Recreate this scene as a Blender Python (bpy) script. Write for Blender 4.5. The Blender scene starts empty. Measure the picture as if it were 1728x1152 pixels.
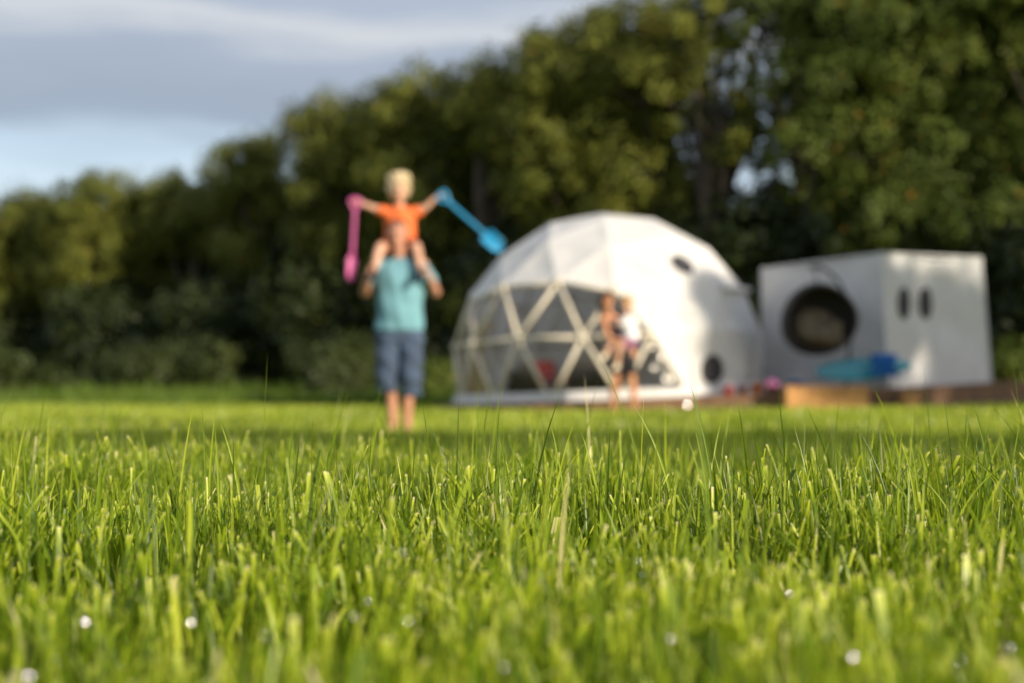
import bpy, bmesh, math, random
import numpy as np
from mathutils import Vector, Matrix, Quaternion
R = math.radians
random.seed(4); rng = np.random.default_rng(11)
scene = bpy.context.scene
C = scene.collection

# ------------------------------------------------------------------ camera
CAMZ = 0.385
F = 2400.0            # focal length in photo pixels (1728 wide)
HOR = 650.0
cd = bpy.data.cameras.new('camera'); cam = bpy.data.objects.new('camera', cd); C.objects.link(cam)
cam.location = (0, 0, CAMZ)
cam.rotation_euler = (R(90) + math.atan((HOR-576)/F), 0, 0)
cd.sensor_width = 36; cd.lens = 50.0; cd.clip_start = 0.02; cd.clip_end = 3000
cd.dof.use_dof = True; cd.dof.focus_distance = 1.26; cd.dof.aperture_fstop = 4.5
scene.camera = cam
def at(px, py, d):    # photo pixel + distance -> world point
    return Vector(((px-864)/F*d, d, CAMZ + (HOR-py)/F*d))

# ------------------------------------------------------------------ light
SUN_AZ, SUN_EL = 134.0, 18.0          # compass style: 0 = away from the camera, 90 = right
tosun = Vector((math.sin(R(SUN_AZ))*math.cos(R(SUN_EL)), math.cos(R(SUN_AZ))*math.cos(R(SUN_EL)), math.sin(R(SUN_EL))))
ld = bpy.data.lights.new('sun', 'SUN'); ld.energy = 4.8; ld.angle = R(0.5); ld.color = (1.0, 0.86, 0.66)
sun = bpy.data.objects.new('sun', ld); C.objects.link(sun)
sun.rotation_euler = tosun.to_track_quat('Z', 'Y').to_euler(); sun.location = (20, -20, 20)
w = bpy.data.worlds.new('World'); scene.world = w; w.use_nodes = True
nt = w.node_tree; nt.nodes.clear(); N = nt.nodes.new; L = nt.links.new
out = N('ShaderNodeOutputWorld'); sky = N('ShaderNodeTexSky'); sky.sky_type = 'NISHITA'; sky.sun_disc = False
sky.sun_elevation = R(SUN_EL); sky.sun_rotation = R(SUN_AZ); sky.air_density = 1.0; sky.dust_density = 1.6; sky.ozone_density = 1.5
bg = N('ShaderNodeBackground'); bg.inputs[1].default_value = 0.12; L(sky.outputs[0], bg.inputs[0])
tc = N('ShaderNodeTexCoord'); sx = N('ShaderNodeSeparateXYZ'); L(tc.outputs['Generated'], sx.inputs[0])
mp = N('ShaderNodeMapping'); mp.inputs['Scale'].default_value = (2.4, 2.4, 11); mp.inputs['Location'].default_value = (3.1, 0.4, 0.62); L(tc.outputs['Generated'], mp.inputs[0])
nz = N('ShaderNodeTexNoise'); nz.inputs['Scale'].default_value = 2.2; nz.inputs['Detail'].default_value = 6; nz.inputs['Roughness'].default_value = 0.5; L(mp.outputs[0], nz.inputs[0])
# soft wavy cloud bank: its edge and its brighter rim follow the height above the horizon, broken by noise
ma = N('ShaderNodeMath'); ma.operation = 'MULTIPLY_ADD'; ma.inputs[1].default_value = 0.075; L(nz.outputs[0], ma.inputs[0])
mo = N('ShaderNodeMath'); mo.operation = 'SUBTRACT'; mo.inputs[1].default_value = 0.0375; L(sx.outputs[2], mo.inputs[0]); L(mo.outputs[0], ma.inputs[2])
cr = N('ShaderNodeValToRGB'); e = cr.color_ramp.elements; e[0].position = 0.155; e[0].color = (.55, .55, .55, 1); e[1].position = 0.192; e[1].color = (.96, .96, .96, 1); L(ma.outputs[0], cr.inputs[0])
cc = N('ShaderNodeValToRGB'); e = cc.color_ramp.elements; e[0].position = 0.14; e[0].color = (.56, .62, .70, 1); e[1].position = 0.185; e[1].color = (.275, .325, .405, 1)
for p_, c_ in ((.222, (.32, .37, .45, 1)), (.243, (.52, .54, .57, 1)), (.262, (.35, .40, .485, 1)), (.40, (.38, .41, .48, 1)), (.8, (.34, .37, .44, 1))): q_ = e.new(p_); q_.color = c_
L(ma.outputs[0], cc.inputs[0])
bg2 = N('ShaderNodeBackground'); bg2.inputs[1].default_value = 1.0; L(cc.outputs[0], bg2.inputs[0])
mx = N('ShaderNodeMixShader'); L(cr.outputs[0], mx.inputs[0]); L(bg.outputs[0], mx.inputs[1]); L(bg2.outputs[0], mx.inputs[2]); L(mx.outputs[0], out.inputs[0])
scene.view_settings.view_transform = 'Standard'; scene.view_settings.look = 'None'
scene.view_settings.gamma = 1; scene.view_settings.use_curve_mapping = False; scene.view_settings.exposure = 0.4
scene.cycles.max_bounces = 8; scene.cycles.transparent_max_bounces = 16
scene.cycles.sample_clamp_indirect = 6.0
scene.cycles.use_denoising = True

# ------------------------------------------------------------------ helpers
def tag(o, label=None, cat=None, group=None, kind=None):
    if label: o['label'] = label
    if cat: o['category'] = cat
    if group: o['group'] = group
    if kind: o['kind'] = kind
    return o
def empty(name, loc=(0, 0, 0), rot=(0, 0, 0)):
    o = bpy.data.objects.new(name, None); C.objects.link(o); o.location = loc; o.rotation_euler = rot; o.empty_display_size = 0.2
    return o
def link(name, me, m=None, parent=None, smooth=False):
    o = bpy.data.objects.new(name, me); C.objects.link(o)
    if m: me.materials.append(m)
    if parent: o.parent = parent
    if smooth: me.shade_smooth()
    return o
class MB:
    def __init__(s): s.v = []; s.f = []
    def add(s, vs, fs):
        b = len(s.v); s.v += [tuple(v) for v in vs]; s.f += [tuple(i+b for i in f) for f in fs]
    def box(s, c, size, rot=None, bev=0):
        c = Vector(c); M = rot or Matrix.Identity(3)
        hx, hy, hz = [a/2 for a in size]
        if bev <= 0:
            vs = [c + M @ Vector((x*hx, y*hy, z*hz)) for x in (-1, 1) for y in (-1, 1) for z in (-1, 1)]
            s.add(vs, [(0, 1, 3, 2), (4, 6, 7, 5), (0, 4, 5, 1), (2, 3, 7, 6), (0, 2, 6, 4), (1, 5, 7, 3)]); return
        bm = bmesh.new(); bmesh.ops.create_cube(bm, size=1)
        bmesh.ops.scale(bm, vec=size, verts=bm.verts); bmesh.ops.bevel(bm, geom=bm.edges[:], offset=bev, segments=2, affect='EDGES', profile=0.6)
        bm.verts.index_update(); s.add([c + M @ v.co for v in bm.verts], [[v.index for v in f.verts] for f in bm.faces]); bm.free()
    def lathe(s, axis0, axis1, prof, n=16, su=1.0, up=None):
        # prof: list of (t, r) with t a length along the axis from axis0
        a = Vector(axis0); d = (Vector(axis1)-a); Ln = d.length or 1e-6; d = d/Ln
        u = (up or (Vector((0, 0, 1)) if abs(d.z) < .9 else Vector((1, 0, 0)))); e1 = d.cross(u).normalized(); e2 = d.cross(e1).normalized()
        vs = []; fs = []
        for t, r in prof:
            for k in range(n):
                th = 2*math.pi*k/n
                vs.append(a + d*t + e1*(math.cos(th)*r*su) + e2*(math.sin(th)*r))
        for i in range(len(prof)-1):
            for k in range(n):
                k2 = (k+1) % n; fs.append((i*n+k, i*n+k2, (i+1)*n+k2, (i+1)*n+k))
        fs.append(tuple(range(n))[::-1]); fs.append(tuple((len(prof)-1)*n+k for k in range(n)))
        s.add(vs, fs)
    def tube(s, p1, p2, r, r2=None, n=10):
        r2 = r if r2 is None else r2; Ln = (Vector(p2)-Vector(p1)).length
        s.lathe(p1, p2, [(0, r), (Ln, r2)], n)
    def cap(s, p1, p2, r1, r2=None, n=14, su=1.0, up=None):     # tapered capsule
        r2 = r1 if r2 is None else r2; Ln = (Vector(p2)-Vector(p1)).length
        pr = [(-r1*math.cos(a), max(r1*math.sin(a), 1e-4)) for a in [R(x) for x in (4, 25, 50, 75)]] + [(0, r1), (Ln, r2)]
        pr += [(Ln+r2*math.cos(a), max(r2*math.sin(a), 1e-4)) for a in [R(x) for x in (75, 50, 25, 4)]]
        s.lathe(p1, p2, pr, n, su, up)
    def chain(s, pts, rs, n=12):
        for i in range(len(pts)-1): s.cap(pts[i], pts[i+1], rs[i], rs[i+1], n)
    def ell(s, c, rad, rot=None, n=18, m=12):
        c = Vector(c); M = rot or Matrix.Identity(3); vs = []; fs = []
        for i in range(m+1):
            ph = math.pi*(i if 0 < i < m else (0.02 if i == 0 else m-0.02))/m
            for k in range(n):
                th = 2*math.pi*k/n
                vs.append(c + M @ Vector((rad[0]*math.sin(ph)*math.cos(th), rad[1]*math.sin(ph)*math.sin(th), rad[2]*math.cos(ph))))
        for i in range(m):
            for k in range(n):
                k2 = (k+1) % n; fs.append((i*n+k, (i+1)*n+k, (i+1)*n+k2, i*n+k2))
        fs.append(tuple(range(n))); fs.append(tuple(m*n+k for k in range(n))[::-1]); s.add(vs, fs)
    def loft(s, rings, n=24, capends=True, p=2.0):
        # rings: (centre, rx, ry) horizontal super-ellipses
        vs = []; fs = []
        for c, rx, ry in rings:
            for k in range(n):
                th = 2*math.pi*k/n; cx, sy = math.cos(th), math.sin(th)
                vs.append(Vector(c) + Vector((rx*abs(cx)**(2/p)*(1 if cx > 0 else -1), ry*abs(sy)**(2/p)*(1 if sy > 0 else -1), 0)))
        for i in range(len(rings)-1):
            for k in range(n):
                k2 = (k+1) % n; fs.append((i*n+k, i*n+k2, (i+1)*n+k2, (i+1)*n+k))
        if capends: fs.append(tuple(range(n))[::-1]); fs.append(tuple((len(rings)-1)*n+k for k in range(n)))
        s.add(vs, fs)
    def mesh(s, name):
        me = bpy.data.meshes.new(name); me.from_pydata([tuple(v) for v in s.v], [], s.f); me.update(); return me
    def build(s, name, m, parent=None, smooth=False):
        return link(name, s.mesh(name), m, parent, smooth)
    def fuse(s, name, m, parent=None, voxel=0.006, smooth=4, disp=None):
        # one continuous surface out of overlapping volumes
        o = bpy.data.objects.new('tmp', s.mesh('tmp')); C.objects.link(o)
        r = o.modifiers.new('r', 'REMESH'); r.mode = 'VOXEL'; r.voxel_size = voxel
        sm = o.modifiers.new('s', 'SMOOTH'); sm.factor = 0.5; sm.iterations = smooth
        dg = bpy.context.evaluated_depsgraph_get(); dg.update()
        me = bpy.data.meshes.new_from_object(o.evaluated_get(dg)); me.name = name
        bpy.data.objects.remove(o)
        if disp:
            for v in me.vertices: v.co = Vector(disp(v.co))
        return link(name, me, m, parent, True)

def mat(name, col, rough=0.6, noise=0.0, nscale=20, bump=0.0, bscale=60, metal=0.0, trans=0.0, spec=0.5, col2=None, detail=4):
    m = bpy.data.materials.new(name); m.use_nodes = True; nt = m.node_tree; p = nt.nodes['Principled BSDF']; o = nt.nodes['Material Output']
    N = nt.nodes.new; L = nt.links.new
    p.inputs['Roughness'].default_value = rough; p.inputs['Metallic'].default_value = metal; p.inputs['Specular IOR Level'].default_value = spec
    p.inputs['Base Color'].default_value = (*col, 1)
    tc = N('ShaderNodeTexCoord')
    src = None
    if noise > 0 or col2:
        n = N('ShaderNodeTexNoise'); n.inputs['Scale'].default_value = nscale; n.inputs['Detail'].default_value = detail; L(tc.outputs['Object'], n.inputs[0])
        r = N('ShaderNodeValToRGB'); r.color_ramp.elements[0].position = 0.3; r.color_ramp.elements[1].position = 0.7
        c2 = col2 or tuple(min(1, c*(1+noise)) for c in col); c1 = col if col2 else tuple(c*(1-noise) for c in col)
        r.color_ramp.elements[0].color = (*c1, 1); r.color_ramp.elements[1].color = (*c2, 1)
        L(n.outputs[0], r.inputs[0]); L(r.outputs[0], p.inputs['Base Color']); src = r.outputs[0]
    if bump > 0:
        n2 = N('ShaderNodeTexNoise'); n2.inputs['Scale'].default_value = bscale; n2.inputs['Detail'].default_value = 3; L(tc.outputs['Object'], n2.inputs[0])
        b = N('ShaderNodeBump'); b.inputs['Strength'].default_value = bump; b.inputs['Distance'].default_value = 0.02; L(n2.outputs[0], b.inputs['Height']); L(b.outputs[0], p.inputs['Normal'])
    if trans > 0:
        t = N('ShaderNodeBsdfTranslucent'); t.inputs[0].default_value = (*col, 1)
        if src: L(src, t.inputs[0])
        ms = N('ShaderNodeMixShader'); ms.inputs[0].default_value = trans; L(p.outputs[0], ms.inputs[1]); L(t.outputs[0], ms.inputs[2]); L(ms.outputs[0], o.inputs[0])
    return m

def leaf_mat(name, stops, trans=0.35, rough=0.5, tcol=(1.15, 1.1, 0.6), spec=0.4, attr='rnd'):
    # colour picked per leaf / blade from a stored random number
    m = bpy.data.materials.new(name); m.use_nodes = True; nt = m.node_tree; p = nt.nodes['Principled BSDF']; o = nt.nodes['Material Output']
    N = nt.nodes.new; L = nt.links.new
    a = N('ShaderNodeAttribute'); a.attribute_name = attr
    r = N('ShaderNodeValToRGB'); els = r.color_ramp.elements
    while len(els) < len(stops): els.new(0.5)
    for e, (q, c) in zip(els, stops): e.position = q; e.color = (*c, 1)
    L(a.outputs['Fac'], r.inputs[0]); L(r.outputs[0], p.inputs['Base Color']); p.inputs['Roughness'].default_value = rough; p.inputs['Specular IOR Level'].default_value = spec
    t = N('ShaderNodeBsdfTranslucent'); v = N('ShaderNodeMix'); v.data_type = 'RGBA'; v.blend_type = 'MULTIPLY'; v.inputs[0].default_value = 1
    L(r.outputs[0], v.inputs[6]); v.inputs[7].default_value = (*tcol, 1); v.clamp_result = False; L(v.outputs[2], t.inputs[0])
    ms = N('ShaderNodeMixShader'); ms.inputs[0].default_value = trans; L(p.outputs[0], ms.inputs[1]); L(t.outputs[0], ms.inputs[2]); L(ms.outputs[0], o.inputs[0])
    return m

# ------------------------------------------------------------------ ground
def ease(t): t = np.clip(t, 0, 1); return t*t*(3-2*t)
def ground(x, y):
    x = np.asarray(x, float); y = np.asarray(y, float)
    t = np.clip((y-1.5)/6.3, 0, 1); t = 0.55*t + 0.45*t*t*(3-2*t)
    z = 0.225*(1-t)
    z = z + 0.012*np.clip(x, 0, 14)*ease((y-8)/8)
    z = z + 0.004*np.sin(x*5.1+1)*np.sin(y*4.3) + 0.006*np.sin(x*1.7+y*1.1)
    return z
xs = np.concatenate([-np.geomspace(6, 700, 34)[::-1], np.linspace(-5.8, 5.8, 80), np.geomspace(6, 700, 34)])
ys = np.concatenate([-np.geomspace(2, 300, 22)[::-1], np.linspace(-1.8, 14, 110), np.geomspace(14.3, 1200, 60)])
X, Y = np.meshgrid(xs, ys); Z = ground(X, Y); nx, ny = len(xs), len(ys)
me = bpy.data.meshes.new('lawn')
idx = np.arange(nx*ny).reshape(ny, nx)
fc = np.stack([idx[:-1, :-1], idx[:-1, 1:], idx[1:, 1:], idx[1:, :-1]], -1).reshape(-1, 4)
me.from_pydata(np.stack([X, Y, Z], -1).reshape(-1, 3).tolist(), [], fc.tolist())
gm = mat('lawn_soil', (0.075, 0.10, 0.014), 0.95, col2=(0.21, 0.27, 0.030), nscale=5, bump=0.6, bscale=90, spec=0.1, detail=8)
tag(link('lawn', me, gm, None, True), kind='structure')

# ------------------------------------------------------------------ grass blades
def blades(P, h, wd, az, lean_az, bend, cut, rnd, segs=5, fold=True):
    """P (n,3) base points; returns a mesh of curved, tapering blades."""
    n = len(P); s = np.linspace(0, 1, segs+1)[None, :, None]
    h = h[:, None, None]; bend = bend[:, None, None]
    ld = np.stack([np.cos(lean_az), np.sin(lean_az), np.zeros(n)], -1)[:, None, :]
    up = np.array([0, 0, 1.])[None, None, :]
    th = bend*s                                     # angle grows along the blade
    cen = P[:, None, :] + ld*h*(1-np.cos(th))/np.maximum(bend, 1e-3) + up*h*np.sin(th)/np.maximum(bend, 1e-3)
    wdir = np.stack([np.cos(az), np.sin(az), np.zeros(n)], -1)[:, None, :]
    prof_p = np.clip((1-s)**0.6, 0, 1)*(0.75+0.5*s*(1-s)*2)
    prof_c = 0.8+0.2*(1-s)
    pr = np.where(cut[:, None, None] > 0.5, prof_c, prof_p)
    hw = wd[:, None, None]*0.5*pr
    k = 3 if fold else 2
    Lf = cen - wdir*hw; Rt = cen + wdir*hw
    if fold:
        nrm = np.stack([-np.sin(az), np.cos(az), np.zeros(n)], -1)[:, None, :]
        V = np.stack([Lf, cen + nrm*hw*0.55, Rt], 2)
    else: V = np.stack([Lf, Rt], 2)
    V = V.reshape(-1, 3)
    base = np.arange(n)[:, None, None]*(segs+1)*k
    si = np.arange(segs)[None, :, None]*k; ci = np.arange(k-1)[None, None, :]
    a = base+si+ci
    Fc = np.stack([a, a+1, a+1+k, a+k], -1).reshape(-1, 4)
    R1 = np.repeat(rnd[:, None], (segs+1)*k, 1); tipm = (cut > 0.5) & (rng.uniform(0, 1, n) < 0.6)
    R1[tipm, -k:] = 0.96; R1 = R1.ravel()      # mown tips have dried to straw
    ht = np.tile(np.repeat(np.linspace(0, 1, segs+1), k), n)
    return V, Fc, R1, ht
def np_mesh(name, parts):
    off = 0; Vs, Fs, Rs, Hs = [], [], [], []
    for V, Fc, R1, ht in parts:
        Vs.append(V); Fs.append(Fc+off); Rs.append(R1); Hs.append(ht); off += len(V)
    V = np.concatenate(Vs); Fc = np.concatenate(Fs); me = bpy.data.meshes.new(name)
    me.vertices.add(len(V)); me.vertices.foreach_set('co', V.astype(np.float32).ravel())
    me.loops.add(Fc.size); me.loops.foreach_set('vertex_index', Fc.astype(np.int32).ravel())
    me.polygons.add(len(Fc)); me.polygons.foreach_set('loop_start', np.arange(0, Fc.size, 4, dtype=np.int32))
    me.update(calc_edges=True); me.validate()
    for nm, arr in (('rnd', Rs), ('hgt', Hs)):
        at_ = me.attributes.new(nm, 'FLOAT', 'POINT'); at_.data.foreach_set('value', np.concatenate(arr).astype(np.float32))
    me.shade_smooth()
    return me
def lowfreq(x, y, sc, seed=0):
    r = np.random.default_rng(seed); v = np.zeros_like(x)
    for k in range(7):
        a = r.uniform(0, 6.28); f = sc*r.uniform(0.6, 1.9); v = v + np.sin((x*np.cos(a)+y*np.sin(a))*f+r.uniform(0, 6.28))
    return v/3.2
def field(y0, y1, dens, margin, hmean, hsd, wmean, edge=0.36, tall=0.02, segs=5, fold=True, tuft=0.5, cutp=0.45, bendm=0.34, rshift=0.0):
    xm = edge*y1+margin; n = int(dens*(y1-y0)*2*xm)
    x = rng.uniform(-xm, xm, n); y = rng.uniform(y0, y1, n)
    keep = (np.abs(x) < edge*y+margin)
    d = lowfreq(x, y, 22/max(1, y0), 3); keep &= rng.uniform(0, 1, n) < np.clip(0.78+tuft*d, 0.12, 1)
    x, y = x[keep], y[keep]; n = len(x)
    hm = 1+0.20*lowfreq(x, y, 7, 5)+0.14*lowfreq(x, y, 25, 6)
    h = np.clip(rng.normal(hmean, hsd, n)*hm, 0.018, None)
    t = rng.uniform(0, 1, n) < tall; h = np.where(t, h*rng.uniform(1.25, 1.9, n), h)
    h = h*np.clip(0.66+0.34*(y-0.35)/0.55, 0.66, 1); near = y < 0.85; h = np.where(near, np.minimum(h, 0.062), h)
    wd = np.clip(rng.normal(wmean, wmean*0.28, n), wmean*0.35, None)
    cut = (rng.uniform(0, 1, n) < cutp) & ~t
    bend = np.abs(rng.normal(bendm, 0.35, n))+0.05
    flop = rng.uniform(0, 1, n) < 0.10; bend = np.where(flop, bend+rng.uniform(0.5, 1.1, n), bend)
    laz = rng.uniform(0, 2*np.pi, n)
    az = rng.uniform(0, np.pi, n)
    rnd = np.clip(rng.normal(0.45+rshift, 0.21, n)+0.10*lowfreq(x, y, 5, 8)+0.10*lowfreq(x, y, 0.9, 9), 0.02, 0.90)
    dead = rng.uniform(0, 1, n) < 0.012; rnd = np.where(dead, rng.uniform(0.95, 1, n), rnd)
    # tilt of the whole blade: shift the bend start by moving base slightly
    P = np.stack([x, y, ground(x, y)-0.004], -1)
    return blades(P, h, wd, az, laz, bend, cut, rnd, segs, fold)
grass_m = leaf_mat('grass_blade', [(0.0, (0.055, 0.10, 0.010)), (0.3, (0.135, 0.225, 0.012)), (0.6, (0.32, 0.42, 0.022)), (0.9, (0.58, 0.65, 0.08)), (0.95, (0.75, 0.68, 0.38))], trans=0.45, rough=0.34, tcol=(1.25, 1.2, 0.45), spec=0.5)
parts = [field(0.22, 2.3, 23000, 0.25, 0.052, 0.018, 0.0027, tall=0.10, tuft=0.9, cutp=0.32),
         field(0.22, 2.3, 4500, 2.1, 0.050, 0.013, 0.0040, tall=0.01, segs=4, fold=False),
         field(2.3, 5.0, 3000, 2.2, 0.048, 0.015, 0.0055, tall=0.03, segs=3, fold=False),
         field(2.3, 5.0, 7000, 0.4, 0.050, 0.016, 0.0038, tall=0.05, segs=4, fold=False),
         field(5.0, 12.0, 1500, 2.6, 0.050, 0.014, 0.0080, tall=0.02, segs=3, fold=False, rshift=0.05),
         field(12.0, 27.0, 260, 2.0, 0.050, 0.012, 0.018, tall=0.0, segs=3, fold=False, rshift=0.08)]
# long unmown stalks standing above the rest: (tip px, tip py, foot px, distance, width mm)
stalks = [(335, 683, 310, 1.30, 2.8), (358, 680, 345, 1.35, 2.6), (583, 660, 540, 1.45, 1.4), (640, 700, 615, 1.5, 2.8), (492, 712, 470, 1.3, 3.0), (362, 712, 405, 1.3, 3.2),
          (1062, 672, 1140, 1.35, 3.2), (1168, 642, 1215, 1.25, 3.2), (1250, 675, 1270, 1.35, 3.0), (1645, 682, 1680, 1.4, 4.0), (978, 725, 1015, 1.3, 3.2), (1026, 722, 1022, 1.3, 3.6),
          (1242, 727, 1240, 1.25, 3.4), (1515, 742, 1545, 1.25, 3.6), (1452, 722, 1465, 1.45, 2.6), (1700, 725, 1690, 1.6, 3.4), (690, 728, 700, 1.7, 3.0), (556, 733, 555, 1.45, 2.6), (592, 733, 590, 1.5, 3.0),
          (50, 740, 60, 1.2, 3.0), (110, 757, 105, 1.2, 3.2), (165, 757, 160, 1.2, 4.5), (915, 722, 925, 1.5, 2.6), (1325, 765, 1345, 1.25, 3.0), (1110, 742, 1100, 1.15, 3.2), (1728, 655, 1690, 1.3, 1.6)]
for i in range(9): stalks.append((1275+13*i+random.uniform(-4, 4), random.uniform(688, 716), 1262+14*i, 2.5, 5.0))   # dark tuft
for i in range(60):
    q = random.uniform(-10, 1738); stalks.append((q, random.uniform(708, 790), q+random.gauss(0, 26), random.uniform(1.12, 1.75), random.uniform(1.6, 3.2)))
for i in range(16): stalks.append((1530+random.uniform(-40, 190), random.uniform(715, 800), 1550+random.uniform(-40, 190), random.uniform(1.15, 1.6), random.uniform(2, 3.6)))
sp = []
for (tx, ty, fx, d, wmm) in stalks:
    tip = at(tx, ty, d); bx = (fx-864)/F*d; by = d+random.uniform(-0.03, 0.03); bz = float(ground(bx, by))
    dx = tip.x-bx; hh = tip.z-bz; ln = math.hypot(dx, hh); bend = max(0.08, 2*math.atan2(abs(dx), hh))
    # arc of angle 'bend' whose chord leans by bend/2
    arc = ln*(bend/2)/max(math.sin(bend/2), 1e-3)
    sp.append(((bx, by, bz), arc, wmm/1000, (0 if dx >= 0 else math.pi), bend))
P = np.array([s_[0] for s_ in sp]); n = len(sp)
parts.append(blades(P, np.array([s_[1] for s_ in sp]), 1.4*np.array([s_[2] for s_ in sp]), rng.uniform(-0.5, 0.5, n), np.array([s_[3] for s_ in sp]), np.array([s_[4] for s_ in sp]), np.zeros(n), np.clip(rng.normal(0.50, 0.15, n), 0, 0.85), 12, True))
tag(link('grass', np_mesh('grass', parts), grass_m), 'bright green mown grass with longer stray blades covering the lawn', 'grass', kind='stuff')
# dew drops shaped as flat mirrors, turned so the sun glints off them
dm = mat('dew', (0.9, 0.9, 0.9), 0.16, metal=1.0)
mb = MB()
half = (tosun + Vector((0, -1, 0.12)).normalized()).normalized()
def facing(tilt=3): return (half+Vector([random.gauss(0, R(tilt)) for _ in range(3)])).to_track_quat('Z', 'Y').to_matrix()
for (px, py, d) in [(147, 1047, .62), (325, 1048, .62), (52, 1138, .52), (598, 1037, .62), (450, 1070, .55), (1700, 1090, .58), (680, 930, .66), (850, 1122, .54), (622, 1012, .7), (1075, 945, .8), (1130, 1075, .58), (1437, 1105, .55), (1710, 1135, .52), (690, 1045, .6), (1083, 968, .8), (1068, 990, .9), (440, 1037, .9), (270, 845, 1.2), (458, 800, 1.2), (465, 905, 1.15), (1330, 1000, .7), (1615, 1110, .55)]:
    p = at(px, py, d); rr_ = random.uniform(0.0006, 0.0011); mb.ell(p, (rr_, rr_, rr_*random.uniform(0.24, 0.60)), facing(), n=16, m=10)
tag(mb.build('dew', dm, smooth=True), 'glinting dew drops caught on the foreground grass', 'dew', kind='stuff')

# rough strip of taller grass in front of the wood
def rough(y0, y1, x0, x1, n, hmean, wmean):
    x = rng.uniform(x0, x1, n); y = rng.uniform(y0, y1, n); h = np.clip(rng.normal(hmean, hmean*0.3, n)*(1+0.4*lowfreq(x, y, 1.2, 2)), 0.05, None)
    P = np.stack([x, y, ground(x, y)-0.01], -1)
    return blades(P, h, np.full(n, wmean), rng.uniform(0, np.pi, n), rng.uniform(0, 6.28, n), np.abs(rng.normal(0.6, 0.4, n))+0.05, np.zeros(n), np.clip(rng.normal(0.3, 0.15, n), 0, 0.9), 3, False)
rough_m = leaf_mat('rough_blade', [(0.0, (0.07, 0.13, 0.014)), (0.5, (0.14, 0.22, 0.022)), (0.9, (0.24, 0.31, 0.04))], trans=0.35)
tag(link('meadow_grass', np_mesh('meadow_grass', [rough(26.5, 33, -14, 16, 26000, 0.26, 0.022), rough(33, 46, -22, 0, 22000, 0.42, 0.03)]), rough_m), 'taller rough grass between the lawn and the wood', 'meadow grass', kind='stuff')

# ------------------------------------------------------------------ trees
bark = mat('bark', (0.07, 0.055, 0.04), 0.9, noise=0.5, nscale=8, bump=0.8, bscale=14)
foliage = {
 'olive': leaf_mat('foliage_olive', [(0, (0.056, 0.072, 0.014)), (0.5, (0.135, 0.155, 0.026)), (0.9, (0.225, 0.235, 0.042)), (0.97, (0.30, 0.15, 0.03))], trans=0.22, spec=0.15),
 'green': leaf_mat('foliage_green', [(0, (0.040, 0.062, 0.013)), (0.5, (0.088, 0.122, 0.022)), (0.9, (0.16, 0.20, 0.034)), (0.97, (0.34, 0.15, 0.03))], trans=0.22, spec=0.15),
 'dark': leaf_mat('foliage_shade', [(0, (0.014, 0.024, 0.007)), (0.5, (0.027, 0.042, 0.010)), (0.97, (0.055, 0.070, 0.015))], trans=0.18, spec=0.3),  # shade inside the wood put into the leaf colour
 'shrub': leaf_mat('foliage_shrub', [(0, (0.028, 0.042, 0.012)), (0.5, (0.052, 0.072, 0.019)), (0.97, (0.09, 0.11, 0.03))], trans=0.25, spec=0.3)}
def leaves(centres, outs, per, spread, size, tone):
    """leaf rhombs scattered round clump centres; normals lean outwards"""
    m = len(centres); n = m*per
    c = np.repeat(centres, per, 0); o = np.repeat(outs, per, 0); tn = np.repeat(tone, per)
    q = rng.normal(0, 1, (n, 3)); q /= np.linalg.norm(q, axis=1)[:, None]; q *= rng.uniform(0, 1, (n, 1))**0.5
    P = c + q*np.repeat(spread, per)[:, None]
    nr = o*1.0 + q*0.5 + np.array([0, 0, 0.25]) + rng.normal(0, 0.40, (n, 3)); nr /= np.linalg.norm(nr, axis=1)[:, None]
    t = rng.normal(0, 1, (n, 3)); a = np.cross(nr, t); a /= np.linalg.norm(a, axis=1)[:, None]; b = np.cross(nr, a)
    s = size*rng.uniform(0.6, 1.35, (n, 1))
    V = np.stack([P-a*s, P-b*s*0.55, P+a*s, P+b*s*0.55], 1).reshape(-1, 3)
    Fc = np.arange(n*4).reshape(n, 4); r = np.repeat(np.clip(tn+rng.normal(0, 0.10, n), 0, 0.94), 4)
    rare = np.repeat(rng.uniform(0, 1, n) < 0.008, 4); r = np.where(rare, 1.0, r)
    return V, Fc, r, r*0
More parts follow.
